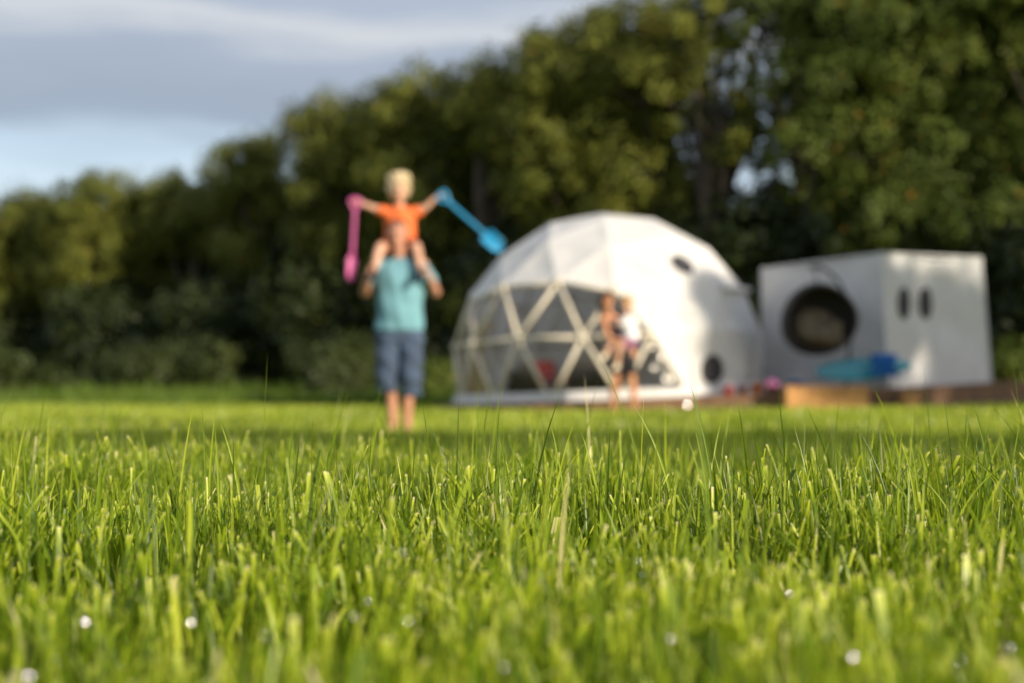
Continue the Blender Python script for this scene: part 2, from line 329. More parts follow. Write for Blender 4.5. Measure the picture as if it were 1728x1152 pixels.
def tree(name, x, y, h, rx, ry, bottom, kind, label, cat='tree', group=None, dens=1.0, nl=None, leaf=0.062, lobe=(0.36, 0.56), seed=0, trunk_r=None):
    rs = np.random.default_rng(seed+77); g = float(ground(x, y)); root = tag(empty(name, (x, y, g)), label, cat, group)
    cz = (h+bottom)/2; rz = (h-bottom)/2
    nl = nl or int(11+rz*2.8*max(1, rx/2.0))
    # lobes: big rounded masses filling the crown's envelope
    Ls = []
    for k in range(nl):
        u = rs.normal(0, 1, 3); u /= np.linalg.norm(u); u *= rs.uniform(0.5, 1.0)**0.5
        if k == 0: u = np.array([rs.uniform(-0.2, 0.2), 0, 0.9])
        if k == 1: u = np.array([-0.95, 0, 0.78])
        if k == 2: u = np.array([0.97, 0, 0.60])
        r = min(rx, rz)*(rs.uniform(*lobe) if k > 2 or nl > 30 else 0.58)
        sc = np.array([max(rx-r, 0.1), max(ry-r, 0.1), max(rz-r*0.9, 0.1)]); Ls.append((u*sc+np.array([0, 0, cz]), r))
    cen, outs, spr, tone = [], [], [], []
    for c, r in Ls:
        m = max(5, int(dens*4*math.pi*r*r/0.50)); tb = rs.uniform(-0.2, 0.2)
        u = rs.normal(0, 1, (m, 3)); u[:, 2] = u[:, 2]*0.9+0.25; u /= np.linalg.norm(u, axis=1)[:, None]
        rad = r*rs.uniform(0.80, 1.04, m)
        p = c+u*rad[:, None]; p[:, 2] = np.maximum(p[:, 2], bottom*0.6+0.1)
        cen.append(p); outs.append(u); spr.append(rs.uniform(0.28, 0.55, m)); tone.append(0.45+tb+rs.normal(0, 0.10, m))
    cen = np.concatenate(cen); outs = np.concatenate(outs); spr = np.concatenate(spr); tone = np.concatenate(tone)
    me = np_mesh('crown', [leaves(cen, outs, int(46*(0.1/leaf)**1.6), spr, leaf, tone)])
    link('crown', me, foliage[kind], root)
    mb = MB(); tr = trunk_r or 0.03*h+0.03
    lean = rs.uniform(-0.06, 0.06)*h; p0 = Vector((0, 0, -0.1)); p1 = Vector((lean*0.4, 0, h*0.28)); p2 = Vector((lean, rs.uniform(-.2, .2), h*0.55)); p3 = Vector((lean*1.2, 0, h*0.86))
    mb.lathe(p0, p1, [(0, tr*1.5), (0.25, tr*1.1), ((p1-p0).length, tr*0.85)], 12); mb.cap(p1, p2, tr*0.85, tr*0.6, 10); mb.cap(p2, p3, tr*0.6, tr*0.2, 8)
    for c, r in Ls:
        z0 = rs.uniform(0.25, 0.6)*h; z0 = min(z0, max(c[2]-0.3, 0.25*h)); t0 = z0/h
        s0 = p0.lerp(p1, t0/0.28) if t0 < 0.28 else p1.lerp(p2, (t0-0.28)/0.27) if t0 < .55 else p2
        e = Vector(c); mid = s0.lerp(e, 0.5)+Vector((rs.uniform(-.2, .2), rs.uniform(-.2, .2), rs.uniform(-.1, .3)))
        q = tr*rs.uniform(0.22, 0.4); mb.cap(s0, mid, q*1.3, q*0.9, 7); mb.cap(mid, e, q*0.9, q*0.35, 7)
        for _ in range(3):
            e2 = e+Vector(rs.normal(0, 1, 3)).normalized()*r*0.8; mb.tube(mid.lerp(e, 0.7), e2, q*0.4, q*0.12, 5)
    mb.build('trunk', bark, root, True)
    return root
G = 'trees of the wood behind the lawn'
# px, distance, top py, half width px, kind, bottom m, dens, label
T = [(-95, 50, 350, 90, 'olive', .5, 1, 'olive green tree cut by the left edge of the photo behind the low shrub'),
     (48, 48, 324, 92, 'olive', .5, 1, 'low rounded olive tree that starts the skyline at far left'),
     (188, 46, 292, 92, 'olive', .5, 1, 'broad rounded tree, second crown of the skyline from the left'),
     (318, 45, 289, 88, 'olive', .5, 1, 'flat topped tree just left of the first tall step in the skyline'),
     (428, 42, 218, 68, 'olive', .5, 1, 'small domed tree crown forming the first tall step in the skyline'),
     (572, 39, 146, 92, 'olive', .5, .95, 'tree with dark edged crown above the child with the spades'),
     (705, 37, 104, 96, 'olive', .5, .95, 'golden green tree rising between the blue spade and the sky'),
     (845, 35.5, 80, 95, 'olive', .5, 1, 'sunlit tree whose crown climbs above the left side of the dome'),
     (985, 34, 18, 110, 'olive', .6, 1.05, 'tall golden green tree directly above the top of the dome'),
     (1085, 33, -18, 95, 'olive', 2.2, .8, 'tall tree at the top edge of the photo, left of the sky gaps'),
     (1215, 32, -60, 105, 'olive', 4.4, .22, 'thin crowned tree full of blue sky gaps above the right of the dome'),
     (1345, 31, -85, 105, 'green', 2.8, .42, 'light green tree with scattered sky gaps above the white box tent'),
     (1480, 30.5, -120, 115, 'green', .8, .9, 'leafy green tree behind the left half of the white box tent'),
     (1625, 30, -140, 120, 'green', .8, .95, 'tall green tree with rusty leaves above the right of the box tent'),
     (1775, 29, -150, 130, 'green', .6, 1, 'dark green tree cut by the right edge of the photo')]
for i, (px, d, ty, hw, kd, bt, dn, lb) in enumerate(T):
    x = (px-864)/F*d; h = CAMZ+(HOR-ty+9)/F*d; rx = hw*(1.3 if px < 950 else 1.5)/F*d
    tree('broadleaf_tree', x, d, h, rx, rx*0.95, bt, kd, lb, group=G, dens=dn, seed=i)
# second row, filling the depth of the wood
T2 = [(-30, 55, 375, 110, 'deep in the wood behind the far left tree'), (120, 53, 345, 110, 'between the two leftmost rounded crowns, further back'), (255, 52, 322, 110, 'behind the flat topped tree'), (385, 48, 296, 100, 'behind the small domed crown'),
      (512, 45, 300, 80, 'left behind the tree above the child'), (640, 43, 165, 110, 'behind the man and child'), (780, 41, 145, 110, 'behind the blue spade'), (920, 39, 95, 110, 'behind the left half of the dome'), (1050, 38, 215, 110, 'behind the right half of the dome'),
      (1500, 36, -20, 120, 'behind the white box tent'), (1660, 35, -60, 130, 'behind the right side of the box tent'), (1820, 34, -60, 130, 'beyond the right edge of the tent')]
for i, (px, d, ty, hw, lb) in enumerate(T2):
    x = (px-864)/F*d; h = CAMZ+(HOR-ty)/F*d; rx = hw*1.3/F*d
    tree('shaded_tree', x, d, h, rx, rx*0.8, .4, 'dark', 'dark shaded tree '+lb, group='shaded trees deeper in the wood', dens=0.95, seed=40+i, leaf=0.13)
# understorey bushes at the wood edge, shade put into their dark leaf colour
U = [(30, 47, 520), (210, 45, 480), (390, 42, 470), (560, 39, 430), (740, 37, 430), (890, 36, 380), (1040, 34.5, 330), (1180, 33, 350), (1310, 32, 310), (1440, 31, 330), (1570, 30.5, 330), (1700, 29.5, 330), (1790, 28.5, 350)]
un = ['beside the left edge', 'under the second crown from the left', 'under the small domed crown', 'to the left of the man', 'between the man and the dome', 'behind the left rim of the dome', 'behind the top of the dome', 'behind the right side of the dome', 'in the gap between the dome and the box tent', 'behind the left face of the box tent', 'behind the two oval windows', 'by the right corner of the box tent', 'at the right edge of the photo']
for i, ((px, d, ty), lb) in enumerate(zip(U, un)):
    x = (px-864)/F*d; h = CAMZ+(HOR-ty)/F*d; rx = 125/F*d
    tree('understorey_bush', x, d-0.5, h, rx, rx*0.7, 0.0, 'dark', 'bush coloured dark for the shade under the trees '+lb, 'bush', 'dark bushes under the wood edge', dens=1.0, seed=80+i, leaf=0.10, trunk_r=0.06)
U2 = [(-60, 58, 'far left'), (60, 57, 'left'), (160, 56, 'second from the left'), (262, 55, 'third from the left'), (360, 53, 'fourth from the left'), (460, 51, 'left of the man'), (550, 49, 'closely left of the man'), (650, 47, 'straight behind the man'), (760, 45, 'left of the dome'), (860, 43, 'behind the left rim of the dome'), (1230, 39, 'behind the gap beside the dome'), (1600, 37, 'behind the box tent'), (1750, 36, 'right of the box tent')]
for i, (px, d, lb) in enumerate(U2):
    x = (px-864)/F*d; h = 3.3; rx = 85/F*d
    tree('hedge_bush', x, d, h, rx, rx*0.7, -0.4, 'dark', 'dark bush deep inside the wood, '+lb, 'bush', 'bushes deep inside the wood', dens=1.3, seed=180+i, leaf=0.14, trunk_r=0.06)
S = [(35, 31, 604, 75, 'rounded pale green shrub at the left end of the lawn edge'), (215, 34, 590, 70, 'low grey green shrub left of the man'), (325, 35, 575, 70, 'spreading pale shrub midway between the left shrub and the man'),
     (560, 32, 575, 60, 'bramble bush just left of the man'), (610, 33, 568, 50, 'bramble bush right behind the man'), (735, 31, 625, 40, 'small green bush between the man and the dome'), (1715, 27.5, 600, 40, 'green bush to the right of the box tent')]
for i, (px, d, ty, hw, lb) in enumerate(S):
    x = (px-864)/F*d; h = CAMZ+(HOR-ty)/F*d; rx = hw/F*d
    tree('shrub', x, d, h, rx, rx*0.8, 0.0, 'shrub' if i < 5 else 'green', lb, 'shrub', 'shrubs along the lawn edge', dens=1.3, seed=120+i, leaf=0.06, nl=8, trunk_r=0.04)
# trees to the right of and behind the photographer that throw the shade across the lawn
def offset(z): k = z/math.tan(R(SUN_EL)); return Vector((tosun.x, tosun.y, 0)).normalized()*k
SH = [(-4.4, 7.5, 6.6, 2.9, 'nearest'), (-0.7, 7.1, 6.8, 2.9, 'second'), (3.0, 6.7, 6.7, 2.9, 'third'), (6.6, 6.7, 7.0, 2.9, 'fourth')]
for i, (tx, ty, zc, rr, lb) in enumerate(SH):
    o = offset(zc); tree('lawn_tree', tx+o.x, ty+o.y, zc+1.2, rr, 2.8, zc-1.1, 'green', 'tree outside the photo on the right, shading the mid lawn, %s of its row' % lb, group='trees shading the lawn', dens=2.6, seed=150+i, leaf=0.14, nl=26)
for i, (tx, ty, zc, rr, hz_, dn, nl_, lo, lb) in enumerate([(7.3, 22.5, 12.0, 2.2, 2.2, 0.85, 46, (.14, .24), 'dappling the right face of the box tent'), (2.75, 22.9, 10.0, 1.6, 1.3, 4.0, 34, (.34, .5), 'shading the right rim of the dome')]):
    o = offset(zc); tree('lawn_tree', tx+o.x, ty+o.y, zc+hz_, rr, rr*0.9, zc-hz_, 'green', 'tree outside the photo on the right, '+lb, group='trees shading the lawn', dens=dn, seed=160+i, leaf=0.10, nl=nl_, lobe=lo)

# ------------------------------------------------------------------ deck
def deck_z(x): return 0.185+0.040*(x-1.55)
TILT = math.atan(0.040)
wood = mat('deck_wood', (0.16, 0.085, 0.045), 0.7, noise=0.35, nscale=6, bump=0.4, bscale=30)
sunlit_wood = mat('sunlit_wood', (0.55, 0.28, 0.09), 0.6, noise=0.2, nscale=5, bump=0.3, bscale=40)  # orange tone carries the sunlight falling on the deck face
dk = tag(empty('deck', (0, 0, 0)), 'low brown timber deck carrying the dome and the box tent', 'deck')
poly = [(-1.25, 23.6), (-0.85, 21.7), (0.2, 20.55), (1.5, 20.3), (4.0, 20.25), (5.75, 20.35), (8.35, 22.6), (8.4, 27), (-1.0, 27)]
def clip_x(poly, y0, y1):
    """x range of the deck polygon for a board between y0 and y1"""
    ym = (y0+y1)/2; xs_ = []
    for (x1, a), (x2, b) in zip(poly, poly[1:]+poly[:1]):
        if (a-ym)*(b-ym) < 0: xs_.append(x1+(x2-x1)*(ym-a)/(b-a))
    return (min(xs_), max(xs_)) if len(xs_) >= 2 else None
mb = MB(); yb = 20.28
while yb < 27:
    c = clip_x(poly, yb, yb+0.14)
    if c:
        a, b = c; mb.add([(x, y, deck_z(x)-dz) for x in (a, b) for y in (yb, yb+0.136) for dz in (0.03, 0)], [(0, 1, 3, 2), (4, 6, 7, 5), (0, 4, 5, 1), (2, 3, 7, 6), (0, 2, 6, 4), (1, 5, 7, 3)])
    yb += 0.142
mb.build('boards', wood, dk)
for (x1, y1), (x2, y2) in zip(poly[:7], poly[1:8]):
    mb = MB(); d = Vector((x2-x1, y2-y1, 0)); nrm = Vector((d.y, -d.x, 0)).normalized()*0.03
    if nrm.y > 0 and abs(nrm.x) < 0.02: nrm = -nrm
    vs = []
    for (x, y) in ((x1, y1), (x2, y2)):
        for k in (0.1, 1.0):
            for z in (float(ground(x, y))-0.05, deck_z(x)-0.004): vs.append((x+nrm.x*k, y+nrm.y*k, z))
    mb.add(vs, [(0, 1, 3, 2), (4, 6, 7, 5), (0, 4, 5, 1), (2, 3, 7, 6), (0, 2, 6, 4), (1, 5, 7, 3)]); mb.build('fascia', wood, dk)
# steps before the box tent, sunlight on the deck put into their colour
def step(px0, px1, d, ztop, label, depth=0.34):
    x0, x1 = (px0-864)/F*d, (px1-864)/F*d; xc = (x0+x1)/2; g = float(ground(xc, d)); r = tag(empty('wooden_step', (xc, d, g)), label, 'step')
    mb = MB(); hgt = ztop-g; n = max(1, int(round(depth/0.11)))
    for k in range(n): mb.box((0, -depth/2+depth/n*(k+.5), hgt-0.02), (x1-x0, depth/n-0.006, 0.04), bev=0.004)
    mb.build('tread', sunlit_wood, r)
    mb = MB(); mb.box((0, -depth/2+0.02, (hgt-0.04)/2-0.01), (x1-x0-0.03, 0.03, hgt-0.045), bev=0.003); mb.build('riser', sunlit_wood, r)
    for s_ in (-1, 1):
        mb = MB(); mb.box((s_*((x1-x0)/2-0.03), 0.02, (hgt-0.04)/2-0.01), (0.035, depth-0.08, hgt-0.045), bev=0.003); mb.build('side_board', sunlit_wood, r)
step(1322, 1462, 20.0, 0.375, 'wide step against the deck below the egg chair, sunlight put into its orange colour')
step(1520, 1550, 20.05, 0.30, 'small block step right of the wide one, added for a sunlit patch', 0.25)

# ------------------------------------------------------------------ dome
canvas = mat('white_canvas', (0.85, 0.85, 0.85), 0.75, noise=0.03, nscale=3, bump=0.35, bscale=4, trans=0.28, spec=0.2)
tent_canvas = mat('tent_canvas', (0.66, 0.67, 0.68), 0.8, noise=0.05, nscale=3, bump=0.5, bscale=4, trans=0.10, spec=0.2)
tube_m = mat('cream_tube', (0.70, 0.64, 0.52), 0.45)
meshdark = mat('dark_mesh', (0.035, 0.035, 0.04), 0.7)
pvc = bpy.data.materials.new('clear_pvc'); pvc.use_nodes = True; nt = pvc.node_tree; nt.nodes.clear(); N = nt.nodes.new; L = nt.links.new
o_ = N('ShaderNodeOutputMaterial'); tr_ = N('ShaderNodeBsdfTransparent'); tr_.inputs[0].default_value = (0.90, 0.89, 0.88, 1); gl = N('ShaderNodeBsdfGlossy'); gl.inputs['Roughness'].default_value = 0.10
fr = N('ShaderNodeFresnel'); fr.inputs[0].default_value = 1.45; ms = N('ShaderNodeMixShader'); tcn = N('ShaderNodeTexCoord'); nn = N('ShaderNodeTexNoise'); nn.inputs['Scale'].default_value = 5; nn.inputs['Detail'].default_value = 2
bp = N('ShaderNodeBump'); bp.inputs['Strength'].default_value = 0.6; bp.inputs['Distance'].default_value = 0.05; L(tcn.outputs['Object'], nn.inputs[0]); L(nn.outputs[0], bp.inputs['Height']); L(bp.outputs[0], gl.inputs['Normal']); L(bp.outputs[0], fr.inputs['Normal'])
L(fr.outputs[0], ms.inputs[0]); L(tr_.outputs[0], ms.inputs[1]); L(gl.outputs[0], ms.inputs[2]); L(ms.outputs[0], o_.inputs[0])

DR = 2.49; DX, DY = 1.56, 23.0
ph = (1+5**.5)/2
def ico3():
    V = [Vector((0, 0, 1))]
    for k in range(5): V.append(Vector((math.cos(R(72*k))*0.894427, math.sin(R(72*k))*0.894427, 0.447214)))
    for k in range(5): V.append(Vector((math.cos(R(72*k+36))*0.894427, math.sin(R(72*k+36))*0.894427, -0.447214)))
    V.append(Vector((0, 0, -1)))
    Fs = [(0, 1+k, 1+(k+1) % 5) for k in range(5)] + [(1+k, 6+k, 1+(k+1) % 5) for k in range(5)] + [(6+k, 6+(k+1) % 5, 1+(k+1) % 5) for k in range(5)] + [(11, 6+(k+1) % 5, 6+k) for k in range(5)]
    P, idx, faces = [], {}, []
    def vid(p):
        p = p.normalized(); key = tuple(round(c, 4) for c in p)
        if key not in idx: idx[key] = len(P); P.append(p)
        return idx[key]
    for a, b, c in Fs:
        a, b, c = V[a], V[b], V[c]; g = {}
        for i in range(4):
            for j in range(4-i): g[i, j] = vid(a + (b-a)*i/3 + (c-a)*j/3)
        for i in range(3):
            for j in range(3-i):
                faces.append((g[i, j], g[i+1, j], g[i, j+1]))
                if i+j < 2: faces.append((g[i+1, j], g[i+1, j+1], g[i, j+1]))
    return P, faces
DAZ = R(0)
P3, F3 = ico3()
rotz = Matrix.Rotation(R(-90)+DAZ, 3, 'Z')
P3 = [rotz @ p for p in P3]
F3 = [f for f in F3 if all(P3[i].z > -0.30 for i in f)]
BZ = -0.195
Pd = []
for p in P3:
    q = p.copy()
    if p.z < -0.1: q = Vector((p.x, p.y, 0)).normalized()*math.sqrt(1-BZ*BZ); q.z = BZ
    Pd.append(Vector((q.x, q.y, (q.z-BZ)*0.985))*DR)
dome = tag(empty('dome_tent', (DX, DY, deck_z(DX)+0.02), (0, -TILT, 0)), 'large white geodesic dome tent with triangular clear front window and cream frame', 'dome tent')
def azf(p): return math.degrees(math.atan2(p.x, -p.y))    # angle from the front, + to the right
def is_win(f):
    c = sum((Pd[i] for i in f), Vector())/3; z = c.z/DR+BZ; a = azf(c)
    if z > 0.42: return False
    return -100 < a < (2+(0.447-z)/0.64*27)
win = [f for f in F3 if is_win(f)]; cov = [f for f in F3 if not is_win(f)]
def outward(f):
    a, b, c = [Pd[i] for i in f]; return f if (b-a).cross(c-a).dot((a+b+c)/3-Vector((0, 0, 0.3))) > 0 else (f[0], f[2], f[1])
def panel_mesh(name, faces, m, push, sub, sag=0.0, smooth=False):
    bm = bmesh.new(); vm = {}
    for f in faces:
        f = outward(f); a, b, c = [Pd[i] for i in f]; n = (b-a).cross(c-a).normalized(); K = sub; g = {}
        for i in range(K+1):
            for j in range(K+1-i):
                u, v = i/K, j/K; w_ = 1-u-v; p = a*w_+b*u+c*v
                key = tuple(round(q, 4) for q in p)
                if key not in vm:
                    bl = 27*u*v*w_; rr = Vector((p.x, p.y, p.z+BZ*DR)).normalized()
                    q = p + rr*push - n*(sag*bl) + n*(0.006*math.sin(p.x*9+p.z*7)*bl)
                    vm[key] = bm.verts.new(q)
                g[i, j] = vm[key]
        for i in range(K):
            for j in range(K-i):
                for t in ([(i, j), (i+1, j), (i, j+1)],) + (([(i+1, j), (i+1, j+1), (i, j+1)],) if i+j < K-1 else ()):
                    try: bm.faces.new([g[q] for q in t])
                    except ValueError: pass
    me = bpy.data.meshes.new(name); bm.to_mesh(me); bm.free(); return link(name, me, m, dome, smooth)
panel_mesh('cover', cov, canvas, 0.035, 6, 0.02)
panel_mesh('clear_window', win, pvc, -0.050, 4, 0.01)
we = set(); ce = set()
for fs_, st in ((win, we), (cov, ce)):
    for f in fs_:
        for a, b in ((0, 1), (1, 2), (2, 0)): st.add(tuple(sorted((f[a], f[b]))))
hubs = set(i for e in we for i in e)
for a, b in sorted(we):
    mb = MB(); mb.tube(Pd[a], Pd[b], 0.033, n=10); mb.build('strut', tube_m, dome, True)
mb = MB()
for a, b in sorted(ce-we): mb.tube(Pd[a]*0.992, Pd[b]*0.992, 0.024, n=7)
mb.build('frame', tube_m, dome, True)
for i in sorted(hubs):
    p = Pd[i]; n = Vector((p.x, p.y, p.z+BZ*DR)).normalized(); mb = MB(); mb.lathe(p-n*0.03, p+n*0.045, [(0, 0.045), (0.02, 0.07), (0.062, 0.07), (0.075, 0.05)], 16); mb.build('hub', tube_m, dome, True)
# white base skirt
mb = MB(); base = sorted([p for p in Pd if abs(p.z) < 1e-3 and p.length > 1], key=azf)
for a, b in zip(base, base[1:]+base[:1]):
    na, nb = a.normalized(), b.normalized(); vs = []
    for p, n in ((a, na), (b, nb)):
        for q, z in ((0.045, 0.12), (0.075, -0.015), (-0.03, 0.12), (-0.03, -0.015)): vs.append(p+n*q+Vector((0, 0, z)))
    mb.add(vs, [(0, 1, 5, 4), (2, 6, 7, 3), (0, 4, 6, 2), (1, 3, 7, 5)])
mb.build('skirt', canvas, dome)
mb = MB(); mb.lathe((0, 0, -0.01), (0, 0, 0.02), [(0, DR*0.97), (0.03, DR*0.97)], 30); mb.build('groundsheet', mat('groundsheet', (0.30, 0.28, 0.26), 0.8, noise=0.2, nscale=4), dome)
# added domed mirrors standing in for sun glints on the clear window
glint_m = mat('mirror_metal', (0.95, 0.93, 0.90), 0.20, metal=1.0)
for px_, py_, br in ((1098, 590, .024), (1113, 607, .034), (1100, 622, .022), (1121, 628, .022), (1118, 641, .036), (1128, 643, .028), (1070, 655, .028)):
    q = at(px_, py_, 21.0); q = q-Vector(dome.location); rr0 = math.hypot(q.x, q.z*0.6)
    yy = -math.sqrt(max(0.0, (DR*1.01)**2-q.x**2-(q.z+BZ*DR)**2)); mb = MB(); mb.ell((q.x, yy-0.03, q.z), (br*.8, br*.8, br*random.uniform(0.12, 0.24)), facing(1.2), n=24, m=14); mb.build('window_glint', glint_m, dome, True)
# round vents
def vent(azd, z, r, name='vent'):
    zz = z/DR+BZ; rr = math.sqrt(max(0, 1-zz*zz))*DR; p = Vector((math.sin(R(azd))*rr, -math.cos(R(azd))*rr, z))
    best = min(cov, key=lambda f: ((sum((Pd[i] for i in f), Vector())/3)-p).length); f = outward(best)
    a, b, c = [Pd[i] for i in f]; n = (b-a).cross(c-a).normalized(); p = p - n*((p-a).dot(n)) + n*0.035
    mb = MB(); mb.lathe(p-n*0.03, p+n*0.02, [(0, r), (0.05, r)], 28); v = mb.build(name, meshdark, dome)
    e1 = n.orthogonal().normalized(); e2 = n.cross(e1); mb = MB()
    for k in range(28):
        t1, t2 = 2*math.pi*k/28, 2*math.pi*(k+1)/28; mb.cap(p+n*0.018+(e1*math.cos(t1)+e2*math.sin(t1))*r, p+n*0.018+(e1*math.cos(t2)+e2*math.sin(t2))*r, 0.018, n=6)
    mb.build('vent_rim', meshdark, v, True)
vent(33.5, 1.98, 0.17); vent(35, 0.36, 0.20)
# porch on the right of the dome
pa = R(60); pd_ = Vector((math.sin(pa), -math.cos(pa), 0)); ps = Vector((math.cos(pa), math.sin(pa), 0))
mb = MB(); ho = 1.58; hw = 0.42
def pp(r_, s_, z): return pd_*r_ + ps*s_ + Vector((0, 0, z))
def slab(q, th=0.012):
    n = (q[1]-q[0]).cross(q[2]-q[0]).normalized()*th; vs = list(q)+[a+n for a in q]; k = len(q)
    mb.add(vs, [tuple(range(k)), tuple(range(2*k-1, k-1, -1))]+[(i, (i+1) % k, (i+1) % k+k, i+k) for i in range(k)])
slab([pp(1.6, -hw, ho), pp(2.26, -hw, ho-0.03), pp(2.26, hw, ho-0.03), pp(1.6, hw, ho)])
slab([pp(2.0, -hw, 0), pp(2.42, -hw-.03, 0), pp(2.24, -hw, ho-0.04), pp(1.7, -hw, ho-0.01)])
slab([pp(2.0, hw, 0), pp(2.42, hw+.03, 0), pp(2.24, hw, ho-0.04), pp(1.7, hw, ho-0.01)])
slab([pp(2.405, -hw, 0), pp(2.405, hw, 0), pp(2.225, hw, ho-0.05), pp(2.225, -hw, ho-0.05)])
pc = mb.build('porch', canvas, dome)
mb = MB(); mb.cap(pp(2.28, -hw-0.10, ho+0.01), pp(2.28, hw+0.10, ho+0.01), 0.035); mb.build('rolled_flap', canvas, pc, True)
# inside: curtain, bed, red chair
curt = mat('curtain', (0.70, 0.58, 0.38), 0.8, noise=0.1, nscale=12, trans=0.25)
mb = MB(); n = 60; vs = []; fs = []
for k in range(n+1):
    a = R(-112+50*k/n); r_ = 2.22+0.045*math.sin(k*1.35); r2 = 2.12+0.02*math.sin(k*1.35)
    vs += [(math.sin(a)*r_, -math.cos(a)*r_, 0.04), (math.sin(a)*r_, -math.cos(a)*r_, 0.8), (math.sin(a)*r2*0.96, -math.cos(a)*r2*0.96, 1.25)]
for k in range(n): fs += [(3*k, 3*k+3, 3*k+4, 3*k+1), (3*k+1, 3*k+4, 3*k+5, 3*k+2)]
mb.add(vs, fs); mb.build('curtain', curt, dome, True)
TB = deck_z(DX)+0.04
bed = tag(empty('low_bed', (0.95, 24.15, TB-0.02), (0, -TILT, R(8))), 'low dark covered bed at the back inside the dome', 'bed')
mb = MB(); mb.box((0, 0, 0.17), (1.9, 1.2, 0.26), bev=0.03); mb.build('base', mat('bed_base', (0.05, 0.045, 0.04), 0.8), bed, True)
mb = MB(); mb.box((0, 0, 0.38), (1.86, 1.16, 0.17), bev=0.06); mb.build('mattress', mat('bedding', (0.16, 0.15, 0.15), 0.9, noise=0.2, nscale=5, bump=0.4, bscale=12), bed, True)
for s_ in (-.45, .45):
    mb = MB(); mb.ell((s_, 0.42, 0.53), (0.34, 0.16, 0.10), Matrix.Rotation(R(35), 3, 'X')); mb.build('pillow', mat('pillow', (0.45, 0.40, 0.36), 0.9), bed, True)
red = mat('red_cloth', (0.42, 0.03, 0.02), 0.7, noise=0.15, nscale=9)
ch = tag(empty('folding_chair', (0.60, 21.75, TB-0.04), (0, -TILT, R(25))), 'small red folding chair inside the dome behind the clear window', 'chair')
mb = MB(); mb.box((0, 0, 0.27), (0.42, 0.38, 0.03), bev=0.012); mb.build('seat', red, ch)
mb = MB(); mb.box((0, 0.20, 0.45), (0.36, 0.025, 0.24), Matrix.Rotation(R(-12), 3, 'X'), bev=0.01); mb.build('backrest', red, ch)
for sx_ in (-1, 1):
    for sy_ in (-1, 1):
        mb = MB(); mb.tube((sx_*0.2, sy_*0.17, 0), (sx_*0.2, -sy_*0.15+0.01, 0.27 if sy_ > 0 else 0.62), 0.011); mb.build('leg', mat('chair_steel', (0.3, 0.3, 0.3), 0.35, metal=0.9), ch, True)

# ------------------------------------------------------------------ box tent
cor = Vector((5.60, 21.2)); lf = Vector((4.13, 23.34)); rt = Vector((7.68, 22.85)); bk = lf+rt-cor
TH = 2.0
tent = tag(empty('box_tent', (cor.x, cor.y, deck_z(cor.x)+0.004)), 'square white box tent with two oval dark windows on the deck', 'tent')
def tp(q, z, taper=True):   # tent corner as local point: verticals lean a little to the left
    x = q.x-cor.x; y = q.y-cor.y; b = deck_z(q.x)-deck_z(cor.x); t = z/TH
    cx, cy = (bk.x+cor.x)/2-cor.x, (bk.y+cor.y)/2-cor.y
    k = 1-0.035*t
    return Vector((cx+(x-cx)*k-0.075*t, cy+(y-cy)*k, b+z))
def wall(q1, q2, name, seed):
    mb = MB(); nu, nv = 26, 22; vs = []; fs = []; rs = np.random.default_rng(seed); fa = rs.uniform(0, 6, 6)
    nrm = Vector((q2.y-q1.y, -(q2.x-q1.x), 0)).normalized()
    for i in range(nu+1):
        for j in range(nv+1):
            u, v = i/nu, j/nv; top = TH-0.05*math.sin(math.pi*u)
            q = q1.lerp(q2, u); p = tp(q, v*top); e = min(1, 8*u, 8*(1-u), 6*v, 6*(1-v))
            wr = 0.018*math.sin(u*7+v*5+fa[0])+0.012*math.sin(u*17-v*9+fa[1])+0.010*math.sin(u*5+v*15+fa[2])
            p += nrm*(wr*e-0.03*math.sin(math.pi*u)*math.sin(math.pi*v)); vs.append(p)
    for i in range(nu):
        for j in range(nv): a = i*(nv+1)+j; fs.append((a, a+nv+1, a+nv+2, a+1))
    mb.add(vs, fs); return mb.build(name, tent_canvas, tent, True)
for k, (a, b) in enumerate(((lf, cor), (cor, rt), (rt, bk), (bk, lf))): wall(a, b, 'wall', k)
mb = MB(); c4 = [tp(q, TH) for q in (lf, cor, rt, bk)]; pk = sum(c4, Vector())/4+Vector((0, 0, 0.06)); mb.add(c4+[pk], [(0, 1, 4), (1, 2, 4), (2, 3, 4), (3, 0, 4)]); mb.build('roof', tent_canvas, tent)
for q in (lf, cor, rt, bk):
    mb = MB(); mb.cap(tp(q, 0.02), tp(q, TH), 0.030, n=10); mb.build('pole', tent_canvas, tent, True)
for a, b in ((lf, cor), (cor, rt), (rt, bk), (bk, lf)):
    mb = MB(); mb.cap(tp(a, TH), tp(b, TH), 0.022, n=8); mb.build('rail', tent_canvas, tent, True)
